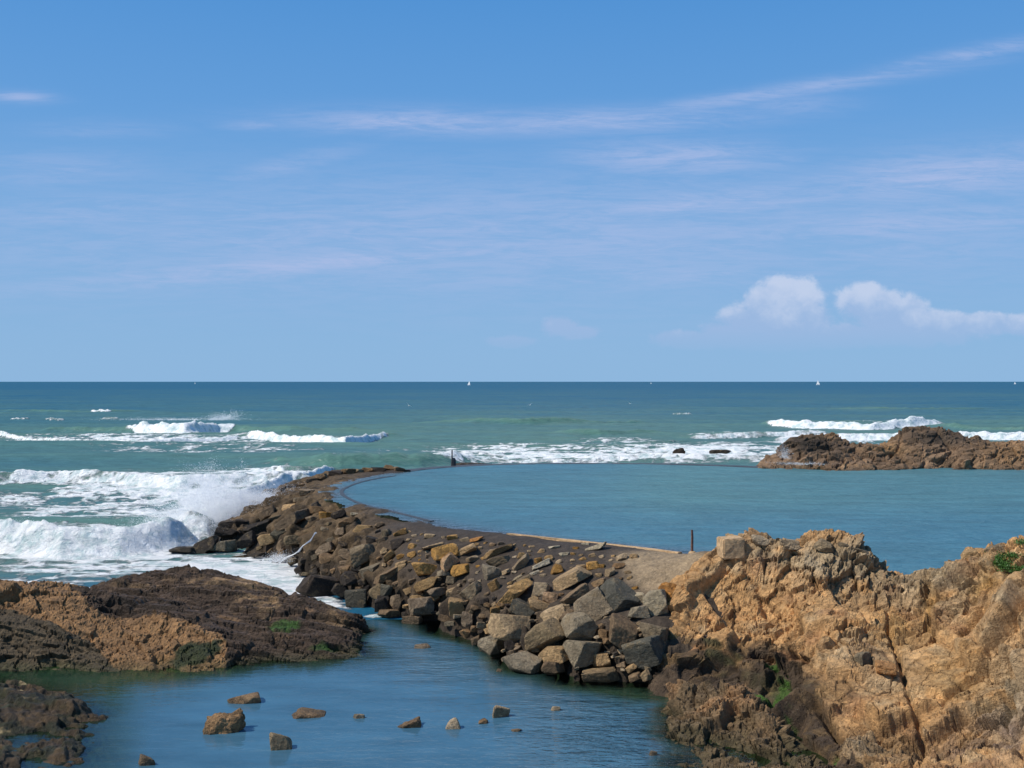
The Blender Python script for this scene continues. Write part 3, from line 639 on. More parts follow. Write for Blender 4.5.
def strip(name, pts, w, h, m, parent=None, z0=None, n=160, seed=5, wob=.03):
    """a low kerb following a line: real width and height"""
    q = np.array(pts, float); t = np.r_[0, np.cumsum(np.hypot(*np.diff(q[:, :2], axis=0).T))]; s = np.linspace(0, t[-1], n)
    c = np.stack([np.interp(s, t, q[:, k]) for k in range(3)], -1)
    d = np.gradient(c, axis=0); nn = np.stack([-d[:, 1], d[:, 0]], -1); nn /= np.linalg.norm(nn, axis=1)[:, None]
    v = []
    prof = [(-.5, -h), (-.5, -.02), (-.42, 0), (.42, 0), (.5, -.02), (.5, -h)]
    for k, (a, b) in enumerate(prof):
        j = wob*fbm(c[:, 0]*1.5, c[:, 1]*1.5, None, seed+k, 3)
        v.append(np.stack([c[:, 0]+nn[:, 0]*(a*w+j), c[:, 1]+nn[:, 1]*(a*w+j), c[:, 2]+b+j*.5], -1))
    v = np.stack(v, 1).reshape(-1, 3)
    f = grid_faces(n, len(prof))
    return link(name, np_mesh(name, v, f, False), m, parent)
def Pz(lst, z): return [P(x, y, z=z) for x, y in lst]
def smooth_line(pts, it=3):
    q = np.array(pts, float)
    for _ in range(it):
        q = np.concatenate([q[:1]]+[np.stack([.75*a+.25*b, .25*a+.75*b]) for a, b in zip(q[:-1], q[1:])]+[q[-1:]])
    return q
coping = smooth_line([P(680, 552.3, z=2.66), P(640, 547.2, z=2.62), P(590, 541.6, z=2.6), P(540, 536.6, z=2.58), P(508, 533.2, z=2.56)])
strip('coping', coping, .2, .5, M_CONC, CG, seed=8)
ledge_line = smooth_line(Pz([(432, 521), (410, 515.5), (394, 511.5), (380, 508.5), (366, 505.5), (352, 500), (343, 495), (341, 491), (344, 488), (356, 483), (372, 479), (395, 475.5)], 2.525))
M_DARKC = simple('dark_wet_concrete', (.035, .035, .035), .5, .3, 6, .02)
strip('inner_kerb', ledge_line, .20, .5, M_DARKC, CG, seed=9)

# far retaining wall of the pool
wall_pts = smooth_line(Pz([(404, 470.8), (430, 467.6), (470, 465.0), (520, 463.4), (580, 462.8), (640, 463.2), (700, 464.5), (740, 466), (775, 467.5)], 2.53))
dip = np.array([max(0., math.sin(max(0, min(1, (CX+p[0]/p[1]*F-440)/250))*math.pi))*.03 for p in wall_pts]); wall_pts[:, 2] -= dip
fw = strip('pool_wall', wall_pts, 1.0, 3.2, M_DARKC, None, seed=15, wob=.06)
tag(fw, 'low dark wall closing the far side of the pool, awash with foam', 'wall')

# ------------------------------------------------------------------ boulders
_ico = {}
def ico(sub):
    if sub not in _ico:
        import bmesh
        bm = bmesh.new(); bmesh.ops.create_icosphere(bm, subdivisions=sub, radius=1)
        v = np.array([x.co[:] for x in bm.verts]); v /= np.linalg.norm(v, axis=1)[:, None]
        f = np.array([[q.index for q in p.verts] for p in bm.faces]); bm.free(); _ico[sub] = (v, f)
    return _ico[sub]
def boulder_mesh(name, dims, seed, sub=4, tilt=0, yaw=None, soft=26, craggy=0., pitch=0):
    rs = np.random.RandomState(seed); v, f = ico(sub)
    n = rs.normal(size=(rs.randint(4, 9), 3)); n /= np.linalg.norm(n, axis=1)[:, None]
    ax = np.array([[1, 0, 0], [-1, 0, 0], [0, 1, 0], [0, -1, 0], [0, 0, 1], [0, 0, -1.]])+rs.normal(size=(6, 3))*.22
    ax /= np.linalg.norm(ax, axis=1)[:, None]
    n = np.r_[n, ax]; d = np.r_[rs.uniform(.72, 1.0, len(n)-6), rs.uniform(.62, .85, 6)]
    c = (v@n.T)/d; c = np.maximum(c, .02)
    r = 1/(np.power((c**soft).sum(1), 1./soft))
    p = v*np.minimum(r, 1.25)[:, None]
    o = rs.uniform(0, 50, 3)
    q = p*1.0+o
    nz = .035*fbm(q[:, 0]*2, q[:, 1]*2, q[:, 2]*2, seed, 3)+.03*fbm(q[:, 0]*7, q[:, 1]*7, q[:, 2]*7, seed+5, 3)
    if craggy: nz = nz+craggy*fbm(q[:, 0]*3.1, q[:, 1]*3.1, q[:, 2]*3.1, seed+7, 4)
    p = p*(1+nz)[:, None]
    p /= np.abs(p).max(0)[None]
    p = p*np.array(dims)[None]/2
    yaw = rs.uniform(-.5, .5) if yaw is None else yaw
    M = np.array(Matrix.Rotation(-R(tilt), 3, 'Y')@Matrix.Rotation(R(pitch), 3, 'X')@Matrix.Rotation(yaw, 3, 'Z'))
    p = p@M.T
    return np_mesh(name, p, f, False)

# cx, cy, w, h, tilt (degrees, rising to the right), tone, [hand label]
HERO = [
 (616,600,34,36,42,'slate','dark slate-grey wedge boulder leaning right near the concrete ramp','slate wedge boulder'),
 (592,608,34,32,30,'tan','big smooth tan boulder face tucked left of the slate wedge boulder',None),
 (637,600,14,14,0,'pale','small whitish pointed stone between the slate wedge boulder and the pale kite-shaped boulder',None),
 (639,613,22,14,0,'grey',None,None),
 (658,603,24,26,0,'pale','pale grey kite-shaped boulder beside the orange bluff','pale kite-shaped boulder'),
 (624,636,38,32,-25,'brown','big brown boulder with a dark stained top under the slate wedge boulder','dark-topped brown boulder'),
 (655,636,30,24,0,'greytan',None,None),
 (645,655,48,28,20,'slate','long purplish slate boulder at the foot of the orange bluff','purplish slate boulder'),
 (582,630,36,28,-30,'grey','pale grey slab sloping down right in the middle of the big boulders',None),
 (585,653,46,30,18,'grey','big grey flat-faced block standing at the tide pool edge','big grey waterline block'),
 (602,662,18,16,0,'tan',None,None),
 (601,676,38,14,4,'greytan','low flat-topped tan block lying in the tide pool, rightmost at the waterline',None),
 (544,637,46,26,38,'grey','long grey slab leaning up to the right over a dark gap','leaning grey slab'),
 (556,656,30,20,10,'tan','tan roof-shaped block under the leaning grey slab',None),
 (523,666,40,26,0,'greytan','square cracked greyish tan block standing out in the tide pool','cracked square block'),
 (553,668,22,16,0,'brown',None,None),
 (491,647,25,24,0,'greytan','rounded wet boulder at the water, leftmost of the big waterline blocks','rounded waterline boulder'),
 (510,627,38,26,-10,'tan','broad tan boulder with a deep dark hollow beneath it','broad tan boulder'),
 (521,611,18,24,60,'slate',None,None),(540,607,22,13,0,'tan',None,None),(554,615,26,17,15,'tan',None,None),(570,619,14,18,60,'brown',None,None),
 (568,581,44,15,24,'tan','long tan slab rising right, with a black shadowed underside','long tan slab'),
 (577,597,38,15,28,'brown','long purplish brown slab just under the long tan slab',None),
 (541,590,17,17,0,'tan',None,None),(551,599,17,12,0,'orange',None,None),
 (513,596,38,13,45,'ochre','narrow ochre ribbed slab leaning steeply up to the right','ribbed ochre slab'),
 (490,572,16,19,0,'greytan','squarish greyish tan stone standing in the dark tar','square tar-set stone'),(499,562,26,9,12,'greytan',None,None),
 (522,564,23,9,42,'tan',None,None),(538,560,8,10,0,'ochre',None,None),(521,555,8,8,0,'ochre',None,None),(542,565,22,6,20,'pale',None,None),(558,570,17,11,45,'ochre',None,None),
 (564,554,10,5,5,'pale',None,None),(499,551,32,7,22,'ochre','long thin ochre stone in the tar, near the pool edge',None),(596,548,22,5,18,'pale','thin whitish stone in the tar near the pale coping',None),
 (586,544,9,3,0,'pale',None,None),(576,548,6,4,0,'ochre',None,None),(554,547,12,3,8,'pale',None,None),(593,566,15,9,10,'ochre',None,None),(602,566,7,7,0,'ochre',None,None),
 (494,587,13,12,20,'ochre',None,None),(524,581,15,8,25,'greytan',None,None),(517,578,12,3,30,'pale',None,None),(549,558,8,8,20,'ochre',None,None),(535,573,9,4,20,'pale',None,None),(543,576,7,5,0,'tan',None,None),
 (622,557,12,9,10,'tan',None,None),(634,556,10,6,0,'tan',None,None),(610,573,14,8,20,'tan',None,None),(618,566,14,6,15,'brown',None,None),(600,583,16,8,20,'brown',None,None),(612,585,12,8,0,'tan',None,None),
 (424,571,25,14,0,'ochre','ochre wedge boulder with a black shadow under it, high on the slope','ochre wedge boulder'),(426,586,24,12,12,'ochre',None,None),
 (444,552,25,17,15,'ochre',None,None),(449,563,24,13,42,'orange','bright orange-tan slab tilted steeply in the dark tar','bright orange slab'),(467,551,23,9,22,'tan',None,None),(461,571,22,12,10,'ochre',None,None),
 (472,592,26,13,42,'tan',None,None),(390,574,38,10,33,'brown','long brown slab rising right above a black gap','long brown slab'),(389,557,14,8,48,'ochre',None,None),
 (400,533,14,6,18,'ochre',None,None),(429,536,12,6,0,'ochre',None,None),(452,537,11,7,0,'ochre',None,None),(465,539,11,6,8,'tan',None,None),(475,540,16,4,12,'orange',None,None),(437,593,19,9,15,'brown',None,None),
 (419,603,18,10,0,'ochre',None,None),(494,552,13,5,10,'tan',None,None),(472,559,16,6,12,'tan',None,None),(432,547,22,4,15,'tan',None,None),(401,556,8,6,20,'ochre',None,None),
 (385,551,8,8,0,'ochre',None,None),(382,540,11,7,15,'brown',None,None),
 (455,607,19,18,0,'tan','blocky tan boulder with a lit top above the pebbly waterline','blocky tan boulder'),(467,621,15,14,0,'brown',None,None),(421,609,27,20,0,'brown','round brown boulder just above the foamy waterline','round brown boulder'),
 (411,621,22,9,0,'brown',None,None),(389,614,21,10,0,'brown',None,None),(386,591,16,14,0,'slate',None,None),(383,603,13,13,0,'dark',None,None),(396,600,11,17,0,'brown',None,None),(444,618,12,9,0,'brown',None,None),
 (481,624,11,8,0,'tan',None,None),(474,629,9,7,0,'brown',None,None),(490,631,11,7,0,'tan',None,None),(495,612,13,8,20,'ochre',None,None),
 (362,555,32,20,35,'greytan','large olive-tan flat-faced boulder standing out on the slope','large olive-tan boulder'),(346,555,13,12,0,'brown',None,None),(370,572,24,12,25,'grey',None,None),
 (322,586,48,24,-12,'dark','large jagged black wet boulder lying in white foam','jagged black boulder'),(356,599,22,20,0,'slate','dark pointed boulder where the foam channel meets the tide pool','dark pointed boulder'),(379,590,19,14,25,'grey',None,None),
 (381,606,19,13,20,'dark',None,None),(350,580,20,15,0,'dark',None,None),(297,597,11,7,0,'dark',None,None),(344,570,15,9,0,'brown',None,None),(327,560,15,13,0,'brown',None,None),(338,590,18,12,-20,'dark',None,None),
 (227,524,17,9,0,'dark',None,None),(225,533,24,10,0,'dark',None,None),(207,545,24,12,30,'dark',None,None),(225,547,32,13,0,'grey','broad greyish brown boulder at the surf line, near the seaward tip','broad surf boulder'),
 (185,550,27,7,4,'dark','low black rock at the very seaward tip of the causeway','low tip rock'),(247,541,22,14,25,'dark',None,None),(257,528,28,13,20,'dark',None,None),(265,515,28,12,32,'brown',None,None),(268,540,20,14,25,'ochre',None,None),
 (240,558,17,4,3,'brown',None,None),(257,556,15,5,5,'dark',None,None),(265,495,19,7,15,'dark',None,None),(241,523,15,8,0,'dark',None,None),(277,519,26,7,15,'slate',None,None),
 (294,507,28,8,10,'tan',None,None),(302,500,15,7,0,'greytan',None,None),(290,488,21,6,12,'dark',None,None),(306,492,17,7,5,'brown',None,None),(301,485,11,5,0,'brown',None,None),(291,521,34,11,32,'brown',None,None),
 (279,533,18,14,40,'slate',None,None),(297,540,24,9,5,'grey',None,None),(316,510,13,7,0,'brown',None,None),(326,516,15,8,0,'ochre',None,None),(347,525,23,10,15,'brown',None,None),(362,529,20,9,0,'ochre',None,None),
 (341,531,13,9,0,'brown',None,None),(354,514,9,4,0,'pale',None,None),(312,519,13,7,0,'brown',None,None),(325,548,18,11,25,'brown',None,None),(310,531,26,6,15,'brown',None,None),
 (311,481,13,6,0,'dark',None,None),(322,477,15,7,0,'brown',None,None),(335,474,15,6,0,'dark',None,None),(348,472,15,6,0,'brown',None,None),(357,470.5,11,6,0,'grey',None,None),(367,470,13,5,0,'brown',None,None),
 (378,470,15,5,0,'dark',None,None),(389,468,15,6,5,'brown','rust-brown rock topping the far end of the curved arm','rust-brown end rock'),(399,469,12,5,-5,'brown',None,None),(406,471,9,3,0,'dark',None,None),
]
heroes = []
rs = np.random.RandomState(3)
allb = list(HERO)
# smaller stones filling in between, never on top of the big ones
def free(px, py, w, h, k=.55):
    return all(abs(px-b[0]) > (w+b[2])*k*.9 or abs(py-b[1]) > (h+b[3])*k for b in allb)
fill = []
def try_fill(n, xr, yf, wr, tones, tl, k=.5):
    c = t = 0
    while c < n and t < 6000:
        t += 1
        x = rs.uniform(*xr); lo, hi = yf(x); y = rs.uniform(lo, hi)
        w = rs.uniform(*wr); h = w*rs.uniform(.45, .8)
        if free(x, y, w, h, k):
            b = (x, y, w, h, rs.uniform(*tl), tones[rs.randint(len(tones))], None, None); allb.append(b); fill.append(b); c += 1
foot = [(175, 553), (235, 551), (262, 548), (292, 570), (345, 600), (385, 616), (440, 622), (475, 640), (500, 650), (560, 668), (640, 680)]
crest = [(175, 548), (222, 524), (255, 512), (300, 490), (322, 500), (347, 512), (376, 519), (416, 529), (467, 535), (540, 543), (620, 552), (640, 590)]
fy = lambda x: np.interp(x, *zip(*foot)); cy = lambda x: np.interp(x, *zip(*crest))
try_fill(64, (400, 650), lambda x: (max(fy(x)-55, cy(x)+35), fy(x)), (5, 14), ['tan', 'brown', 'greytan', 'brown', 'grey', 'dark', 'brown'], (-15, 35), .42)
try_fill(46, (230, 400), lambda x: (cy(x)+6, fy(x)), (7, 16), ['brown', 'dark', 'brown', 'grey', 'dark'], (-10, 35), .42)
try_fill(60, (370, 640), lambda x: (cy(x)+4, cy(x)+55), (4, 12), ['ochre', 'tan', 'brown', 'tan'], (-5, 30), .5)
try_fill(26, (500, 645), lambda x: (595, 660), (5, 10), ['tan', 'brown', 'tan'], (-10, 30), .38)
LM = [(b[0], b[1], b[7]) for b in HERO if b[7]]
TW = {'tan': 'tan', 'ochre': 'ochre', 'orange': 'orange', 'slate': 'slate-grey', 'grey': 'grey', 'brown': 'brown', 'dark': 'blackish wet', 'pale': 'whitish', 'greytan': 'greyish tan'}
used = {}
def label_for(b):
    x, y, w, h, tl, tone = b[:6]
    size = 'large' if w >= 26 else 'mid-sized' if w >= 16 else 'small' if w >= 7 else 'tiny'
    shp = 'slanting slab' if abs(tl) >= 20 and w > 1.4*h else 'flat stone' if w/h > 2 else 'upright stone' if h > w*1.02 else 'block' if w >= 14 else 'stone'
    c = sorted(LM, key=lambda q: math.hypot(q[0]-x, (q[1]-y)*1.3))
    for q in c[:4]:
        dx, dy = x-q[0], y-q[1]; a = abs(dx); bb = abs(dy)*1.3; d = math.hypot(a, bb)
        if a > 2.2*bb: dr = 'right of' if dx > 0 else 'left of'
        elif bb > 2.2*a: dr = 'below' if dy > 0 else 'above'
        else: dr = ('below ' if dy > 0 else 'above ')+('and right of' if dx > 0 else 'and left of')
        near = 'close ' if d < 24 else '' if d < 44 else 'well '
        lab = f'{size} {TW[tone]} {shp} {near}{dr} the {q[2]}'
        if lab not in used: break
    used[lab] = used.get(lab, 0)+1
    return lab
CF = [cause]
for i, b in enumerate(allb):
    x, y, w, h, tl, tone, lab, lm = b
    hero = i < len(HERO)
    p = hit(x, y+h*.28, CF, 26, 85)
    k = p.y/F
    W, Hh = w*k*(1.08 if hero else 1.0), h*k*(1.12 if w > 12 else 1.0)
    if abs(tl) > 20: pass
    dep = max(W*.75, Hh*.9) if w > 12 else W*.9
    sub = 5 if w >= 20 else 4 if w >= 9 else 3
    zc = p.z+Hh*(.22 if hero and w > 12 else .12)
    me = boulder_mesh('boulder', (W, dep, Hh), 100+i, sub, tl, soft=70 if w > 12 else 30, pitch=-8)
    nm = 'boulder' if w >= 14 else 'stone'
    o = link(nm, me, (BM if p.z < 1.3 and x < 700 else BM_DRY)[tone])
    o.location = (p.x, p.y+dep*.12, zc)
    tag(o, lab or label_for(b), 'boulder' if w >= 14 else 'stone', 'rubble stones of the causeway')

# rocks standing in the tide pool and round about
POOLR = [
 (243,698,37,11,0,'brown','long low rounded rock just breaking the tide pool surface, nearest the headland',0),
 (220,722,47,26,0,'brown','craggy lumpy dark brown rock in the tide pool, largest of those standing clear',.5),
 (281,739,24,24,0,'greytan','rounded upright stone in the tide pool, lit on its left side',0),
 (311,714,42,6,-8,'brown','long thin rock ridge barely out of the tide pool',.2),
 (359,716,14,5,0,'greytan','little flat pale stone between the thin ridge and the two-piece rock',0),
 (412,723,29,9,14,'brown','low two-lobed reddish brown rock in the tide pool',.3),
 (455,720,19,20,10,'tan','pointed tan stone standing upright in the tide pool',0),
 (498,711,22,14,-10,'tan','blocky tan stone in the tide pool right of the pointed stone',0),
 (483,721,11,6,0,'brown','tiny brown stone between the pointed and the blocky tide pool stones',0),
 (555,708,11,6,0,'tan','tiny tan stone alone right of the blocky tide pool stone',0),
 (516,730,12,3,8,'brown','sliver of reddish stone lying flat below the blocky tide pool stone',0),
 (422,646,18,5,0,'brown','low brown rock in the tide pool close under the causeway',0),
 (499,670,7,4,0,'brown','tiny brown stone left of the cracked square block in the water',0),
 (145,760,19,12,-10,'brown','small brown stone at the bottom edge of the tide pool, left side',.1),
 (653,752,9,8,0,'brown','small rusty stone in the water beside the low brown ledge',.1),
 (297,598,10,8,0,'dark','small glistening black stone in foam behind the layered dome',0)]
for i, (x, y, w, h, tl, tone, lab, cr) in enumerate(POOLR):
    D = H*F/(y+h*.42-HY); k = D/F; W = w*k; Hh = h*k
    o = link('pool_rock', boulder_mesh('pool_rock', (W, W*.6, Hh*1.75), 900+i, 5, tl, soft=14, craggy=cr*.6, yaw=.15), BM_POOL[tone])
    o.location = ((x-CX)*k, D+W*.12, -Hh*.12); tag(o, lab, 'rock', 'rocks standing in the tide pool')
# rocks awash out at sea behind the pool
for i, (x, y, w, h, lab) in enumerate([(678, 451, 17, 8, 'dark lumpy rock sticking out of foam behind the pool wall'), (718, 451, 27, 3.5, 'long flat dark rock in foam right of the lumpy one'),
                                     ]):
    D = H*F/(y+h*.5-HY); k = D/F
    o = link('sea_rock', boulder_mesh('sea_rock', (w*k, w*k*.5, h*k*2), 960+i, 4, 0, craggy=.3), BM['dark']); o.location = ((x-CX)*k, D, 0); tag(o, lab, 'rock')
D = 5.3*F/(462.5-HY); k = D/F
o = link('sea_rock', boulder_mesh('sea_rock', (54*k, 2.2, 5.5*k), 970, 5, 0, craggy=.25, yaw=0), BM['dark']); o.location = ((476-CX)*k, D+1.6, 2.35); tag(o, 'thin dark ledge of rock beside the far marker on the pool wall', 'rock')
# loose stones on the bluff
for i, (x, y, w, h, tl, tone, lab) in enumerate([(863, 660, 20, 20, 0, 'grey', 'grey rounded stone lodged in the middle of the bluff'), (888, 668, 26, 12, -10, 'orange', 'orange-brown block beside the grey rounded stone on the bluff'),
        (826, 650, 12, 9, 0, 'brown', 'small brown stone at the upper left corner of the middle buttress'), (680, 600, 34, 46, 50, 'orange', 'smooth orange rock face leaning on the left edge of the bluff'),
        (762, 540, 24, 11, 0, 'tan', 'rough tan block on the bluff right of the concrete block'), (790, 545, 26, 10, 0, 'tan', 'flat-topped tan rock capping the bluff left of its peak'),
        (825, 545, 22, 12, -30, 'greytan', 'pointed grey-tan rock forming the peak of the bluff'), (858, 553, 40, 11, -24, 'greytan', 'greyish slab sloping down right on the bluff crest'),
        (972, 554, 22, 10, 5, 'tan', 'squarish tan rock on the right crest of the bluff'), (1000, 549, 26, 9, 15, 'greytan', 'grey rock on the crest behind the green plant')]):
    p = hit(x, y+h*.3, [bluff], 18, 34); k = p.y/F
    o = link('loose_rock', boulder_mesh('loose_rock', (w*k, w*k*.7, h*k*1.2), 1000+i, 5, tl, soft=16, craggy=.12), BM_DRY[tone]); o.location = (p.x, p.y+w*k*.15, p.z+h*k*.1)
    tag(o, lab, 'rock')

# ------------------------------------------------------------------ concrete block and the posts
def box_mesh(name, sx, sy, sz, bev=.03, seg=2, seed=0, jit=.02):
    import bmesh
    bm = bmesh.new(); bmesh.ops.create_cube(bm, size=1)
    bmesh.ops.scale(bm, vec=(sx, sy, sz), verts=bm.verts); bmesh.ops.bevel(bm, geom=bm.edges[:], offset=bev, segments=seg, affect='EDGES')
    bmesh.ops.triangulate(bm, faces=bm.faces); bmesh.ops.subdivide_edges(bm, edges=bm.edges[:], cuts=3, use_grid_fill=True)
    v = np.array([q.co[:] for q in bm.verts])
    nz = jit*fbm(v[:, 0]*5+seed, v[:, 1]*5, v[:, 2]*5, seed, 4)
    for q, a in zip(bm.verts, nz): q.co *= 1+a*3
    me = bpy.data.meshes.new(name); bm.to_mesh(me); bm.free(); return me
p = Vector(P(729, 553, D=31.7)); k = p.y/F
o = link('concrete_block', box_mesh('concrete_block', 22*k, .6, 20*k, .03, 2, 5, .03), M_CONC); o.location = (p.x, p.y-.25, p.z+7*k); o.rotation_euler = (0, R(-2), R(8))
tag(o, 'weathered tan concrete block standing where the causeway meets the bluff', 'concrete block')
def tube(name, pts, rad, m, parent=None, seg=10, seed=0):
    v = []; f = []
    for i, (c, r) in enumerate(zip(pts, rad)):
        for j in range(seg):
            a = 2*math.pi*j/seg; rr = r*(1+.12*math.sin(3*a+seed+i*.7))
            v.append((c[0]+rr*math.cos(a), c[1]+rr*math.sin(a), c[2]))
    for i in range(len(pts)-1):
        for j in range(seg): f.append((i*seg+j, i*seg+(j+1) % seg, (i+1)*seg+(j+1) % seg, (i+1)*seg+j))
    me = bpy.data.meshes.new(name); me.from_pydata(v, [], f+[tuple(range(seg))[::-1], tuple(range((len(pts)-1)*seg, len(pts)*seg))]); me.update()
    return link(name, me, m, parent)
p = Vector(P(692, 554, z=2.78)); root = empty('wooden_post', p)
tag(root, 'thin rusty-brown upright post on the causeway crest against the pool', 'post')
tube('shaft', [(0, 0, -.2), (.0, 0, .25), (.005, 0, .5), (-.005, 0, .73)], [.042, .038, .036, .032], M_WOOD, root)
tube('footing', [(0, 0, -.2), (0, 0, .04), (.01, 0, .09)], [.14, .12, .08], M_CONC, root, 9, 2)
p = Vector(P(452, 464.5, z=2.55)); root = empty('marker_post', p)
tag(root, 'tiny dark marker post on the far pool wall', 'post')
tube('shaft', [(0, 0, -.1), (0, 0, .5), (0, 0, .95)], [.05, .045, .04], M_DARKC, root)
tube('bollard', [(.08, .1, -.1), (.08, .1, .3), (.08, .1, .42)], [.17, .16, .10], M_DARKC, root)

# white trickle of water running off the slope
tr = [(318, 541), (312, 547), (304, 555), (295, 561), (284, 567), (273, 573)]
v = []; f = []
base = [hit(x, y, CF, 30, 80) for x, y in smooth_line([(a, b, 0) for a, b in tr], 2)[:, :2]]
for i, c in enumerate(base):
    w = .028+.018*math.sin(i*1.3)+(.02 if i > len(base)*.6 else 0)
    for j in range(6):
        a = math.pi*j/5; v.append((c.x+w*math.cos(a), c.y-.45+w*.3*math.sin(a*2), c.z+.32+.04*math.sin(a)+.05*math.sin(i*.9)))
    if i:
        for j in range(5): f.append(((i-1)*6+j, (i-1)*6+j+1, i*6+j+1, i*6+j))
me = bpy.data.meshes.new('water_trickle'); me.from_pydata(v, [], f); o = link('water_trickle', me, M_SPRAY); tag(o, 'thin white trickle of water running down the causeway boulders into the surf', 'water', kind='stuff')

# ------------------------------------------------------------------ plants
def plant(name, lab, spots, n, seed):
    r = random.Random(seed); v = []; f = []
    c0 = hit(spots[0][0], spots[0][1], [bluff], 18, 34)
    for i in range(n):
        s = r.choice(spots); px = r.gauss(s[0], s[2]*.5); py = r.gauss(s[1], s[3]*.5)
        p = hit_fast(px, py)
        hh = r.uniform(-.05, .05); ln = r.uniform(.03, .07); a = r.uniform(0, 6.28); t = r.uniform(-.2, 1.1)
        d = Vector((math.cos(a)*math.cos(t), math.sin(a)*math.cos(t), math.sin(t))); sd = d.cross(Vector((r.random()-.5, r.random()-.5, 1))).normalized()*ln*.3
        b = Vector((p[0], p[1]-.05, p[2]+.06+hh*(1 if r.random() < .7 else .3))); m = b+d*ln*.5
        i0 = len(v); v += [b-c0, m+sd-c0, b+d*ln-c0, m-sd-c0]; f.append((i0, i0+1, i0+2, i0+3))
    me = bpy.data.meshes.new(name); me.from_pydata([tuple(q) for q in v], [], f)
    root = empty(name, c0); tag(root, lab, 'plant'); link('foliage', me, M_LEAF, root)
_c = {}
def hit_fast(px, py):
    k = (round(px/3), round(py/2))
    if k not in _c: _c[k] = hit(k[0]*3, k[1]*2, [bluff], 22, 33)
    q = _c[k]; return (q.x+(px-k[0]*3)*q.y/F, q.y+(random.random()-.5)*.1, q.z-(py-k[1]*2)*.012)
plant('green_shrub', 'bright green low plant on the bluff crest at the right edge', [(998, 564, 8, 6), (1008, 559, 14, 3), (1018, 573, 14, 3), (1003, 569, 8, 4)], 2300, 4)
plant('green_shrub', 'small green tuft on the bluff skyline above the larger plant', [(1020, 545, 8, 1.5), (1036, 547, 12, 2)], 450, 5)

# ------------------------------------------------------------------ water
def depth_at(x, y, fields, lvl):
    h = np.full(x.shape, -1.7)
    for fl in fields: h = np.maximum(h, fl(x, y))
    return np.clip(lvl-h, 0, 3)
# calm tide pool in front (sheet at z = 0)
U, D, X = ray_grid(np.arange(-420, 1440, 8.), np.r_[np.arange(9, 20, .6), np.arange(20, 37.01, .22)])
x, y = X.ravel(), D.ravel(); dep = depth_at(x, y, FIELDS_LOW, 0)
co = np.stack([x, y, 0*x], -1)
px, py = to_px(x, y, 0*x)
gr = sst(.9, .2, dep)*.8+blob(px, py, 30, 688, 120, 22)+.8*blob(px, py, 640, 690, 40, 16)-.15*sst(700, 768, py)
o = link('tide_pool', np_mesh('tide_pool', co, grid_faces(*U.shape), True, {'green': gr, 'depth': dep, 'ripple': np.clip(blob(px, py, 640, 740, 90, 45)+.25*blob(px, py, 460, 650, 80, 25), 0, 1)}), M_TIDE); tag(o, kind='structure')
# bed
me = bpy.data.meshes.new('seabed'); me.from_pydata([(-40, 8, -1.75), (40, 8, -1.75), (80, 60, -1.75), (-80, 60, -1.75)], [], [(0, 1, 2, 3)]); o = link('seabed', me, M_BED); tag(o, kind='structure')
# walled pool
edge = [P(x, y, z=POOL) for x, y in ((676, 552.5), (600, 543.5), (540, 537.5), (467, 530), (416, 522), (376, 513.5), (347, 507.5), (327, 499.5), (322.5, 492), (329, 487), (347, 481), (369, 477), (393, 473), (407, 471.3))]
U, D, X = ray_grid(np.arange(300, 1500, 3.), np.arange(26.0, 76.0, .25))
x, y = X.ravel(), D.ravel()
poly = [(a[0], a[1]) for a in edge]+[(q[0], q[1]) for q in wall_pts]+[P(800, 467, z=POOL)[:2], Q(1000, 73, 0)[:2], Q(1500, 73, 0)[:2], Q(1500, 26, 0)[:2], Q(1000, 29.5, 0)[:2], Q(900, 30.5, 0)[:2], Q(820, 31, 0)[:2], Q(760, 32, 0)[:2], Q(720, 33.5, 0)[:2]]
keep = inside(x, y, poly)
# grow outwards by a ring so that the sheet runs under the causeway crest and the rocks
kk = keep.reshape(U.shape); g = kk.copy()
for _ in range(2):
    g2 = g.copy(); g2[1:] |= g[:-1]; g2[:-1] |= g[1:]; g2[:, 1:] |= g[:, :-1]; g2[:, :-1] |= g[:, 1:]; g = g2
ok = (kk | (g & ((cause(x, y).reshape(U.shape) > POOL-.15) | (bluff(x, y).reshape(U.shape) > POOL-.1) | (D > 60) & (U > 700))))
dep = np.clip(POOL-np.maximum(cause(x, y), .6), 0.0, 3)
fcs = grid_faces(*U.shape); kf = ok.ravel(); fcs = fcs[kf[fcs].all(axis=1)]
px, py = to_px(x, y, POOL+0*x)
gr = .15+.5*sst(560, 700, px)*sst(545, 480, py)+.3*blob(px, py, 620, 490, 200, 25)
co, fcs, at = compact(np.stack([x, y, POOL+0*x], -1), fcs, {'green': gr, 'depth': dep*1.4})
o = link('sea_pool', np_mesh('sea_pool', co, fcs, True, at), M_LAGOON); tag(o, kind='structure')

# open sea
Ds = [37.0]
while Ds[-1] < 40000:
    d = Ds[-1]; Ds.append(d+(.22 if d < 130 else .22+(d-130)*.004 if d < 400 else d*d/9000.*.35 if d < 3000 else d*.12))
Ds = np.array(Ds); us = np.r_[np.arange(-420, -20, 6.), np.arange(-20, 1044, 1.9), np.arange(1044, 1440, 6.)]
U, D, X = ray_grid(us, Ds)
x, y = X.ravel(), D.ravel(); u = U.ravel()
py = HY+H*F/y
z = np.zeros_like(x); foam = np.zeros_like(x); green = np.zeros_like(x)
amp = sst(40, 75, y)
ys = y+6*fbm(x*.02, y*.02, None, 201, 3)
sw = .30*np.sin(ys*2*math.pi/27+.8*fbm(x*.015, y*.02, None, 202, 3)*3)+.14*np.sin(ys*2*math.pi/11+x*.05+2*fbm(x*.03, y*.03, None, 203, 3))
near = sst(1500, 400, y)
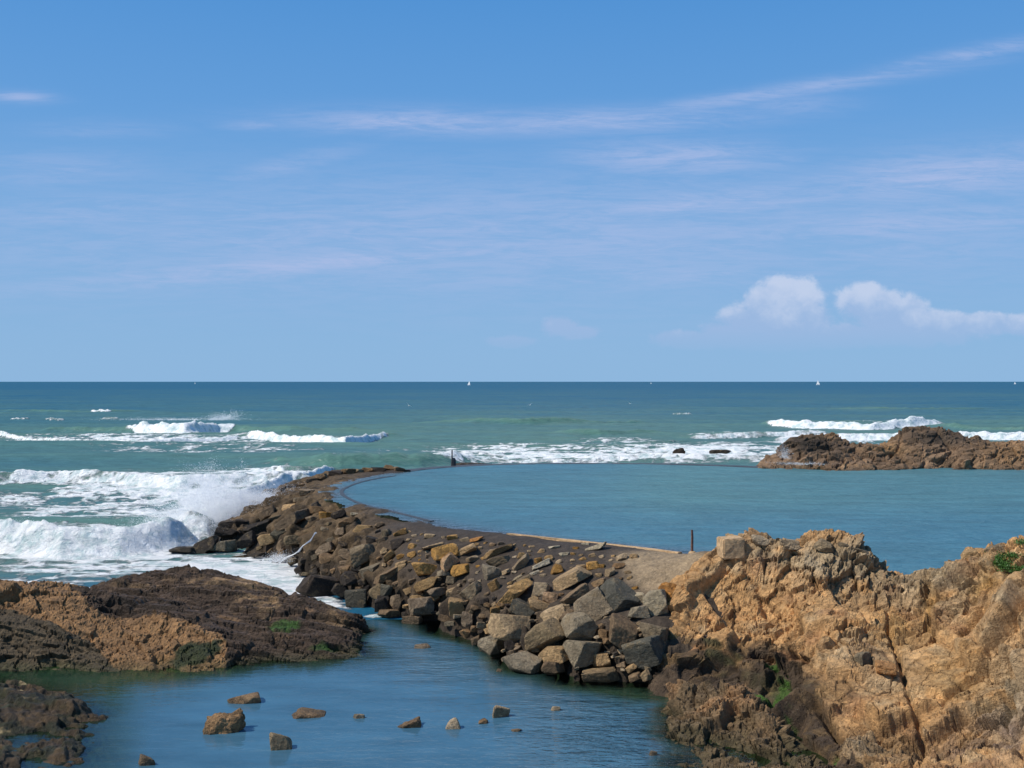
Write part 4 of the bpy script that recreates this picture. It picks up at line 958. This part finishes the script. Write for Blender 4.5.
z += amp*(sw*near+(.12*fbm(x*.25, y*.6, None, 204, 4)+.05*fbm(x*1.1, y*2., None, 205, 3))*sst(900, 200, y))
z += (1-amp)*.04*fbm(x*.9, y*1.4, None, 206, 4)
green += .25*sw*amp*near
WAVES = [  # foot line, height, foam on it, envelope softness
 ([(130, 432), (140, 433), (185, 434.5), (236, 431)], 1.7, 1.1, 8),
 ([(60, 431), (138, 433), (236, 432), (290, 434), (345, 434)], 1.2, .0, 40),
 ([(245, 437.5), (300, 441), (345, 443.5), (388, 438)], 1.0, .9, 16),
 ([(-420, 432), (-20, 436), (60, 441), (140, 443), (240, 438)], .5, .75, 20),
 ([(-420, 490), (0, 488), (60, 486), (120, 488), (180, 492), (250, 490), (320, 488)], .85, .5, 30),
 ([(-420, 545), (-20, 552), (60, 559), (120, 557), (178, 549), (200, 540)], 1.2, 1.0, 20),
 ([(180, 505), (240, 500), (300, 487), (335, 478)], .9, .85, 20),
 ([(270, 466), (340, 468), (420, 466), (480, 462)], 1.1, .15, 30),
 ([(766, 427), (800, 428.5), (870, 429.5), (942, 427)], 1.25, .95, 20),
 ([(942, 428), (1024, 432), (1440, 434)], .8, .25, 10),
 ([(780, 441), (830, 440), (900, 440), (1024, 441), (1440, 442)], 1.0, .9, 20),
 ([(690, 438), (760, 437), (820, 436)], .6, .65, 12),
 ([(480, 461), (560, 462), (640, 461), (760, 462)], .35, .6, 30),
 ([(620, 442), (655, 443), (690, 441)], .5, .4, 14),
 ([(270, 470), (300, 471), (330, 470)], .8, .5, 12),
 ([(0, 412), (90, 413), (180, 412)], .8, .0, 30), ([(90, 413.2), (106, 413.4), (112, 413.2)], .7, .8, 2),
 ([(400, 424), (520, 426), (640, 424)], .9, .0, 40), ([(800, 410), (900, 411), (1000, 410)], .8, 0., 40), ([(560, 436), (600, 437), (650, 436)], .7, .1, 20),
 ([(10, 421), (24, 421.3), (30, 421)], .5, .62, 3), ([(45, 421.8), (58, 422), (64, 421.8)], .5, .62, 3), ([(100, 421), (112, 421), (118, 421)], .5, .6, 3), ([(672, 414.5), (686, 415), (694, 414.5)], .6, .6, 3)]
wz = np.zeros_like(x)
for foot_, hgt, fm, soft in WAVES:
    q = np.array(foot_, float); Df = H*F/(np.interp(u, q[:, 0], q[:, 1])-HY)
    Df = Df+hgt*.35*fbm(x*.16, x*.1, None, 300+int(q[0, 1]), 4)
    sf_ = soft*1.7; uj = u+soft*.8*fbm(x*.3, y*.3, None, 333, 3)
    env = sst(q[0, 0]-sf_, q[0, 0]+sf_, uj)*sst(q[-1, 0]+sf_, q[-1, 0]-sf_, uj)
    ww = 1+.30*fbm(x*.12, x*0+q[0, 1], None, 310+int(q[0, 1]), 3)+.22*fbm(x*.8, y*.3, None, 311+int(q[0, 1]), 3)
    s = y-Df; a = max((1.4 if fm > .4 else 3.)*hgt, .5)
    pr = np.where(s < a, sst(0, a, s), np.exp(-np.clip((s-a), 0, 400)/(3.2*hgt)))*env*ww
    wz = np.maximum(wz, hgt*pr*(1+.30*(fm > .5)*fbm(x*1.1, y*1.1, None, 320, 5)))
    green += .55*pr*sst(0, a*2, s+a)  # greener wave faces: sandy water, plus light shining through, painted into the colour
    if fm > 0:
        s = s+.7*hgt*fbm(x*.7, y*.7, None, 322, 4)
        band = sst(-.5*hgt, .15*hgt, s)*np.where(s < a, 1, np.exp(-np.clip(s-a, 0, 99)/(1.3*hgt if fm > .9 else 2.6*hgt)))
        foam = np.maximum(foam, fm*band*sst(.1, .8, env)*(1+.35*fbm(x*1.5, y*1.5, None, 334, 4)))
        tail = sst(-7*hgt, -1*hgt, s)*np.where(s < 0, 1, np.exp(-np.clip(s, 0, 99)/(6*hgt)))*env*.42*min(fm, 1)
        foam = np.maximum(foam, tail)
wz = np.maximum(wz, 1.7*np.exp(-((u-222)/26)**2-((y-60)/1.9)**2)*(1+.5*fbm(x*.9, y*.9, None, 330, 5)))
wz = np.maximum(wz, 1.2*np.exp(-((u-195)/26)**2-((y-57)/1.6)**2)*(1+.5*fbm(x*.9, y*.9, None, 331, 5)))
z += wz
# lace and patches (on the water, measured at z = 0)
pat = np.zeros_like(x)
for cx_, cy_, rx_, ry_, s_ in [(140, 439, 150, 4, .8), (200, 448, 160, 6, .45), (60, 483, 110, 10, .78), (250, 474, 60, 8, 1.0), (170, 488, 140, 18, .95), (110, 508, 130, 18, .72), (30, 475, 60, 5, .7), (270, 478, 50, 12, .9), (210, 520, 60, 26, 1.0),
        (225, 508, 50, 22, 1.2), (60, 540, 120, 10, .9), (160, 540, 50, 10, 1.0), (90, 568, 150, 14, .66), (180, 562, 80, 8, .75), (255, 575, 85, 26, 1.3), (120, 556, 140, 7, 1.0), (60, 585, 120, 14, .7), (300, 590, 40, 12, .9), (335, 603, 25, 7, 1.0), (240, 556, 30, 5, .85), (378, 616, 14, 2.2, 1.),
        (600, 457, 190, 6, 1.0), (540, 450, 150, 4.5, .68), (450, 460, 60, 4, .75), (700, 450, 110, 6, .9), (330, 440, 60, 3, .45), (620, 440, 60, 3, .5), (740, 436, 60, 2.5, .6), (820, 446, 60, 12, .8), (790, 460, 40, 9, .8), (1000, 437, 80, 4, .7), (880, 437, 60, 3, .6), (650, 433, 25, 2.5, .45), (890, 422, 80, 2, .4),
        (960, 424, 80, 1.5, .35), (330, 455, 60, 5, .38), (20, 495, 70, 5, .6), (-150, 500, 150, 50, .5), (1200, 440, 150, 15, .6), (10, 590, 60, 10, .3), (410, 450, 120, 4, .35)]:
    pat = np.maximum(pat, s_*np.exp(-((u-cx_)/rx_)**2-((py-cy_)/ry_)**2))
wx = x+1.5*fbm(x*.3, y*.3, None, 210, 3)
lace = 1-np.abs(fbm(wx*.35, y*.55, None, 211, 5))*2.4
lace = .55*lace+.45*(1-np.abs(fbm(wx*1.2, y*1.7, None, 212, 4))*2.2)
foam = np.maximum(foam, np.clip(pat*1.12+(lace-.58)*.85*sst(.05, .4, pat), 0, 1.2)*(pat > .03))
fb = fbm(x*.25, y*.4, None, 213, 5)
foam = foam+.12*fb*(foam > .05)
z += sst(.5, .9, foam)*amp*(.10*fbm(x*2.1, y*2.1, None, 214, 4)+.06)
# natural turquoise/sandy tint towards the shore
green += .50*sst(420, 120, y)+.22*sst(1600, 420, y)
green += .28*fbm(x*.012, y*.05, None, 215, 4)*near
green = green*(1-sst(48, 39, y))-.1*sst(50, 41, y)
# keep the sheet low under the causeway (never above the crest)
ch = cause(x[y < 92], y[y < 92]); zz = z[y < 92]
inl = inside(x[y < 92], y[y < 92], poly)
zz = np.where((ch > .3) | inl, np.minimum(zz, 0) - .3*inl, zz); z[y < 92] = zz
fr_ = farrock(x[(y > 60) & (y < 84)], y[(y > 60) & (y < 84)]); q = z[(y > 60) & (y < 84)]; z[(y > 60) & (y < 84)] = np.where(fr_ > .5, np.minimum(q, .1), q)
co = np.stack([x, y, z], -1)
o = link('sea', np_mesh('sea', co, grid_faces(*U.shape), True, {'green': np.clip(green, -1, 2), 'foam': np.clip(foam, 0, 1.3)}), M_SEA); tag(o, kind='structure')
def sea_z(x_, y_):
    i = np.clip(np.searchsorted(Ds, y_), 0, len(Ds)-1); j = np.clip(np.searchsorted(us, CX+x_/y_*F), 0, len(us)-1)
    return z.reshape(U.shape)[i, j]

# ------------------------------------------------------------------ spray: loose drops thrown up where the swell breaks
def spray(name, lab, jets, n, size, seed):
    r = np.random.RandomState(seed); cs = []
    for (px0, py0, D0, spx, hm, lean, wt) in jets:
        m = int(n*wt); k = D0/F
        a = r.beta(1.0, 2.6, m)
        xx = (px0-CX)*k+r.normal(0, spx*k*.5, m)*(1+.4*a)+lean*a*hm; yy = D0+r.normal(0, .6, m)
        top = hm*(.75+.35*fbm(xx*1.1, yy*.3, None, seed, 3)+.25*fbm(xx*4.5, yy*.5, None, seed+1, 3))
        cs.append(np.stack([xx, yy, H-D0*(py0-HY)/F+a*np.maximum(top, .05)*1.3], -1))
    c = np.concatenate(cs)
    cl = fbm(c[:, 0]*2.2, c[:, 1]*2.2, c[:, 2]*3.0, seed+2, 4); c = c[r.rand(len(c)) < np.clip(.55+1.6*cl, .06, 1)]
    m = len(c); s = size*r.uniform(.4, 1.1, m)*(1+1.2*(r.rand(m) < .03))
    v = (r.normal(size=(m, 3, 3))*s[:, None, None]+c[:, None]).reshape(-1, 3)
    o = link(name, np_mesh(name, v, np.arange(m*3).reshape(-1, 3), True), M_SPRAY); tag(o, lab, 'spray', kind='stuff')
spray('wave_spray', 'white burst of spray where a wave hits the seaward boulders', [
  (210, 526, 57.5, 44, 3.0, .12, .34), (238, 512, 58.5, 38, 2.0, .25, .2), (190, 537, 56, 44, 1.9, -.2, .2), (205, 510, 60, 20, 2.8, .0, .11), (255, 500, 61, 24, .6, .4, .06), (160, 548, 53.5, 40, .8, 0, .09)], 680000, .013, 3)
spray('wave_spray', 'thin white spray torn off the crest of the far left breaker', [(222, 420, 172, 14, 1.6, .8, .6), (180, 420, 172, 60, .5, .2, .4)], 26000, .030, 4)
spray('wave_spray', 'fine white spray along the top of the near left breaker', [(15, 532, 52, 14, .7, 0, .3), (60, 532, 52, 90, .35, 0, .7)], 26000, .010, 5)
spray('wave_spray', 'splashes of white spray on the rocks behind the pool at right', [(784, 458, 69.0, 4, .9, 0, .5), (800, 464, 68.6, 24, .15, 0, .5)], 9000, .012, 6)
spray('wave_spray', 'white flecks of spray on the boulders of the foam inlet', [(276, 562, 47, 12, .5, 0, .5), (268, 500, 60, 10, .5, 0, .5)], 20000, .010, 7)

# ------------------------------------------------------------------ boats and gulls
def sailboat(px, D, hgt, lab, lean=3, flip=1):
    root = empty('sailboat', ((px-CX)/F*D, D, -.1)); tag(root, lab, 'sailboat', 'sailing boats on the horizon')
    s = hgt/10.; n = 12; v = []; f = []
    for i in range(n+1):
        t = i/n*2-1; w = 1.5*s*max(0.02, (1-abs(t)**2.6)*(1 if t < 0 else (1-t*.4)))
        for a, b in ((-w, 1.1*s+.25*s*t*t), (-w*.7, .2*s), (0, -.3*s), (w*.7, .2*s), (w, 1.1*s+.25*s*t*t)): v.append((t*4.6*s, a, b))
    for i in range(n):
        for j in range(4): f.append((i*5+j, i*5+j+1, i*5+j+6, i*5+j+5))
        f.append((i*5+4, i*5, i*5+5, i*5+9))
    me = bpy.data.meshes.new('hull'); me.from_pydata(v, [], f); link('hull', me, M_HULL, root)
    tube('mast', [(0, 0, .8*s), (0, 0, 12*s)], [.12*s, .07*s], M_MAST, root)
    def sail(nm, a, b, c, belly):
        v = []; f = []; n = 8
        for i in range(n+1):
            for j in range(n+1):
                u1, v1 = i/n, j/n; p = Vector(a)*(1-v1)+(Vector(b)*(1-u1)+Vector(c)*u1)*v1
                p.y += belly*math.sin(math.pi*u1)*v1; v.append(tuple(p*s))
        for i in range(n):
            for j in range(n): f.append((i*(n+1)+j, (i+1)*(n+1)+j, (i+1)*(n+1)+j+1, i*(n+1)+j+1))
        me = bpy.data.meshes.new(nm); me.from_pydata(v, [], f); o = link(nm, me, M_SAIL, root)
        md = o.modifiers.new('t', 'SOLIDIFY'); md.thickness = .03
    sail('mainsail', (-.15, 0, 11.6), (-.15, 0, 1.9), (-4.0, .3, 1.9), .5)
    sail('jib', (.1, 0, 10.6), (.6, .1, 1.7), (4.3, 0, 1.4), .5)
    root.rotation_euler = (R(lean), 0, R(-37 if flip > 0 else 143))
sailboat(469, 2300, 8.0, 'tiny white sailboat on the horizon left of the frame centre', 4, -1)
sailboat(818, 2500, 10.0, 'tiny white sailboat on the horizon above the right-hand rocks')
sailboat(195, 3600, 5.5, 'faint speck of a sailboat far left on the horizon')
sailboat(651, 3800, 5, 'faint speck of a sailboat right of the centre on the horizon')
sailboat(1015, 3200, 6.5, 'faint sailboat near the right edge of the horizon')
def gull(px, py, D, lab, roll):
    z0 = H-D*(py-HY)/F; root = empty('seagull', ((px-CX)/F*D, D, z0)); tag(root, lab, 'seagull', 'gulls over the sea')
    v, f = ico(3); p = v*np.array([.07, .24, .07])[None]; p[:, 2] += .02*np.sign(p[:, 1]); link('body', np_mesh('body', p, f, True), M_GULL, root)
    for sgn in (-1, 1):
        vv = []; ff = []
        for i in range(9):
            t = i/8; xx = sgn*(.04+.66*t); zz_ = .16*math.sin(t*2.0)+.02; yy = .05-.12*t*t; c = .13*(1-t**2)+.015
            vv += [(xx, yy+c*.5, zz_), (xx, yy, zz_+.012), (xx, yy-c*.5, zz_)]
        for i in range(8):
            for j in range(2): ff.append((i*3+j, i*3+j+1, i*3+j+4, i*3+j+3))
        me = bpy.data.meshes.new('wing'); me.from_pydata(vv, [], ff); o = link('wing', me, M_GULL, root); md = o.modifiers.new('t', 'SOLIDIFY'); md.thickness = .02
    root.rotation_euler = (R(-25), R(roll), R(40)); root.scale = (1.15,)*3
gull(409, 405.5, 250, 'tiny white gull low over the sea, leftmost of the three gulls', 35)
gull(530, 405, 300, 'tiny white gull low over the sea, middle one of the three gulls', -20)
gull(630, 403.5, 280, 'tiny white gull low over the sea, rightmost of the three gulls', 15)

# ------------------------------------------------------------------ sky
w = bpy.data.worlds.new('World'); SC.world = w; w.use_nodes = True; nt = w.node_tree; nt.nodes.clear()
out = N(nt, 'ShaderNodeOutputWorld'); bg = N(nt, 'ShaderNodeBackground'); L(nt, bg.outputs[0], out.inputs[0]); bg.inputs[1].default_value = .1
sky = N(nt, 'ShaderNodeTexSky'); sky.sky_type = 'NISHITA'; sky.sun_disc = False; sky.sun_elevation = math.asin(SUN.z); sky.sun_rotation = math.atan2(SUN.x, SUN.y); sky.ozone_density = 2.0; sky.dust_density = .3; sky.air_density = 1.0
tc = N(nt, 'ShaderNodeTexCoord'); d = tc.outputs['Generated']
sp = N(nt, 'ShaderNodeSeparateXYZ'); L(nt, d, sp.inputs[0])
yy_ = mth(nt, 'MAXIMUM', sp.outputs[1], .15)
az = mth(nt, 'DIVIDE', sp.outputs[0], yy_); el = mth(nt, 'DIVIDE', sp.outputs[2], yy_); elr = mth(nt, 'ARCSINE', sp.outputs[2])
ramp = N(nt, 'ShaderNodeValToRGB'); L(nt, rng(nt, elr, 0, 1.571, 0, 1, False), ramp.inputs[0])
cr = ramp.color_ramp
stops = [(0, (.245, .465, .75)), (.035, (.230, .445, .74)), (.10, (.180, .40, .735)), (.15, (.125, .345, .715)), (.22, (.078, .29, .675)), (.45, (.045, .18, .46)), (1, (.04, .14, .38))]
cr.elements[0].position = 0; cr.elements[0].color = (*stops[0][1], 1); cr.elements[1].position = 1; cr.elements[1].color = (*stops[-1][1], 1)
for p_, c_ in stops[1:-1]:
    e = cr.elements.new(p_); e.color = (*c_, 1)
sc10 = N(nt, 'ShaderNodeVectorMath', operation='SCALE'); L(nt, ramp.outputs[0], sc10.inputs[0]); sc10.inputs['Scale'].default_value = 10
skyc = mixc(nt, .92, sky.outputs[0], sc10.outputs[0])
def AZ(px): return (px-CX)/F
def EL(py): return (HY-py)/F
cv = N(nt, 'ShaderNodeCombineXYZ'); L(nt, az, cv.inputs[0]); L(nt, el, cv.inputs[1]); ae = cv.outputs[0]
def band(cx_, cy_, rx_, ry_, ang):
    c, s = math.cos(R(ang)), math.sin(R(ang)); a = mth(nt, 'SUBTRACT', az, AZ(cx_)); b_ = mth(nt, 'SUBTRACT', el, EL(cy_))
    uu = mth(nt, 'DIVIDE', mth(nt, 'ADD', mth(nt, 'MULTIPLY', a, c), mth(nt, 'MULTIPLY', b_, s)), rx_/F)
    vv = mth(nt, 'DIVIDE', mth(nt, 'ADD', mth(nt, 'MULTIPLY', a, -s), mth(nt, 'MULTIPLY', b_, c)), ry_/F)
    return mth(nt, 'ADD', mth(nt, 'MULTIPLY', uu, uu), mth(nt, 'MULTIPLY', vv, vv))
wis = noise_n(nt, mapping(nt, ae, (8, 60, 1), (0, 0, R(5))), 1, 8, .7, 1.2)
wis2 = noise_n(nt, mapping(nt, ae, (20, 190, 1), (0, 0, R(7)), (3, 1, 0)), 1, 6, .7, 1.)
cir = None
for cx_, cy_, rx_, ry_, an, st in [(512, 235, 640, 62, 1, .5), (420, 122, 130, 13, -1, .72), (600, 121, 150, 12, 2, .72), (780, 92, 200, 8, 9, .55), (960, 56, 110, 8, 11, .5), (680, 158, 110, 18, 0, .68), (960, 175, 170, 26, 5, .75), (330, 262, 320, 14, 5, .75), (560, 245, 160, 9, 3, .6), (700, 205, 220, 18, 5, .65), (900, 225, 220, 22, 3, .6), (620, 275, 330, 20, 2, .45),
        (90, 212, 150, 20, 4, .45), (20, 97, 32, 6, -3, .6), (60, 172, 100, 22, 0, .35), (250, 125, 30, 5, 0, .45), (280, 168, 90, 12, 14, .35), (850, 250, 260, 28, 0, .4), (100, 130, 70, 10, 0, .25), (500, 195, 120, 14, 0, .3), (790, 105, 60, 12, 0, .35), (560, 300, 300, 40, 0, .16)]:
    g_ = mth(nt, 'MULTIPLY', mth(nt, 'POWER', 2.718, mth(nt, 'MULTIPLY', band(cx_, cy_, rx_, ry_, an), -1.)), st)
    cir = g_ if cir is None else mth(nt, 'MAXIMUM', cir, g_)
cm = mth(nt, 'MULTIPLY', cir, rng(nt, mth(nt, 'ADD', mth(nt, 'MULTIPLY', wis, .6), mth(nt, 'MULTIPLY', wis2, .4)), .36, .62, .30, 1.15))
cm = mth(nt, 'MULTIPLY', cm, .95, clamp=True)
c1 = mixc(nt, cm, skyc, (4.3, 5.2, 7.9))
# cumulus low over the horizon
puff = None
for cx_, cy_, rx_, ry_ in [(786, 296, 34, 20), (768, 305, 30, 18), (800, 300, 24, 17), (760, 322, 40, 18), (730, 335, 34, 12), (800, 318, 34, 20), (690, 340, 36, 9), (870, 305, 34, 18), (868, 298, 22, 14), (885, 318, 36, 20), (912, 312, 17, 16), (925, 324, 30, 14), (955, 324, 34, 10), (985, 324, 34, 10), (1020, 325, 40, 9), (910, 335, 70, 12), (870, 335, 60, 12), (780, 340, 70, 10), (562, 326, 18, 11), (575, 332, 26, 7), (510, 342, 24, 6)]:
    g_ = mth(nt, 'SUBTRACT', 1, mth(nt, 'SQRT', band(cx_, cy_, rx_*1.2, ry_*1.25, 0)))
    puff = g_ if puff is None else mth(nt, 'MAXIMUM', puff, g_)
pn = noise_n(nt, mapping(nt, ae, (1, 1.2, 1)), 48, 8, .66, .3); pn2 = noise_n(nt, mapping(nt, ae, (1, 1.2, 1)), 22, 4, .55, .2)
pd = mth(nt, 'ADD', puff, mth(nt, 'ADD', mth(nt, 'MULTIPLY', mth(nt, 'SUBTRACT', pn, .5), 1.1), mth(nt, 'MULTIPLY', mth(nt, 'SUBTRACT', pn2, .5), .9)))
low = rng(nt, el, EL(362), EL(322), .0, 1)
pm = mth(nt, 'MULTIPLY', rng(nt, pd, -.05, .38, 0, 1), rng(nt, el, EL(362), EL(322), .0, .93))
sh = rng(nt, mth(nt, 'ADD', mth(nt, 'ADD', mth(nt, 'MULTIPLY', pn2, .9), mth(nt, 'MULTIPLY', pn, .5)), rng(nt, el, EL(345), EL(285), -.3, .22, False)), .52, 1.0)
cc = mixc(nt, sh, (3.6, 4.9, 7.5), (6.6, 7.1, 8.7))
c2 = mixc(nt, mth(nt, 'MULTIPLY', pm, .70), c1, cc)
# broken white cloud higher up than the frame, mirrored in the tide pool
hn = noise_n(nt, mapping(nt, ae, (7, 13, 1)), 1, 6, .6, .4)
hm = mth(nt, 'MULTIPLY', mth(nt, 'POWER', 2.718, mth(nt, 'MULTIPLY', band(640, -230, 420, 170, 0), -1.)), rng(nt, hn, .40, .56))
hm = mth(nt, 'MULTIPLY', hm, rng(nt, el, EL(-20), EL(-60)))
c3 = mixc(nt, hm, c2, (19., 19.2, 19.5))
L(nt, c3, bg.inputs[0])

sl = bpy.data.lights.new('sun', 'SUN'); sl.energy = 4.6; sl.angle = R(.5); sl.color = (1, .95, .87)
so = bpy.data.objects.new('sun', sl); COL.objects.link(so); so.rotation_euler = (-SUN).to_track_quat('-Z', 'Y').to_euler()

cam = bpy.data.cameras.new('camera'); cam.sensor_width = 36; cam.lens = F/1024*36; cam.clip_start = .1; cam.clip_end = 100000
cam.shift_y = -(384-HY)/1024
co_ = bpy.data.objects.new('camera', cam); COL.objects.link(co_); co_.location = (0, 0, H); co_.rotation_euler = (R(90), 0, 0); SC.camera = co_
SC.view_settings.view_transform = 'Standard'; SC.view_settings.look = 'None'; SC.view_settings.exposure = 0; SC.view_settings.gamma = 1
SC.cycles.max_bounces = 10; SC.cycles.diffuse_bounces = 8; SC.cycles.transparent_max_bounces = 8; SC.cycles.use_denoising = True
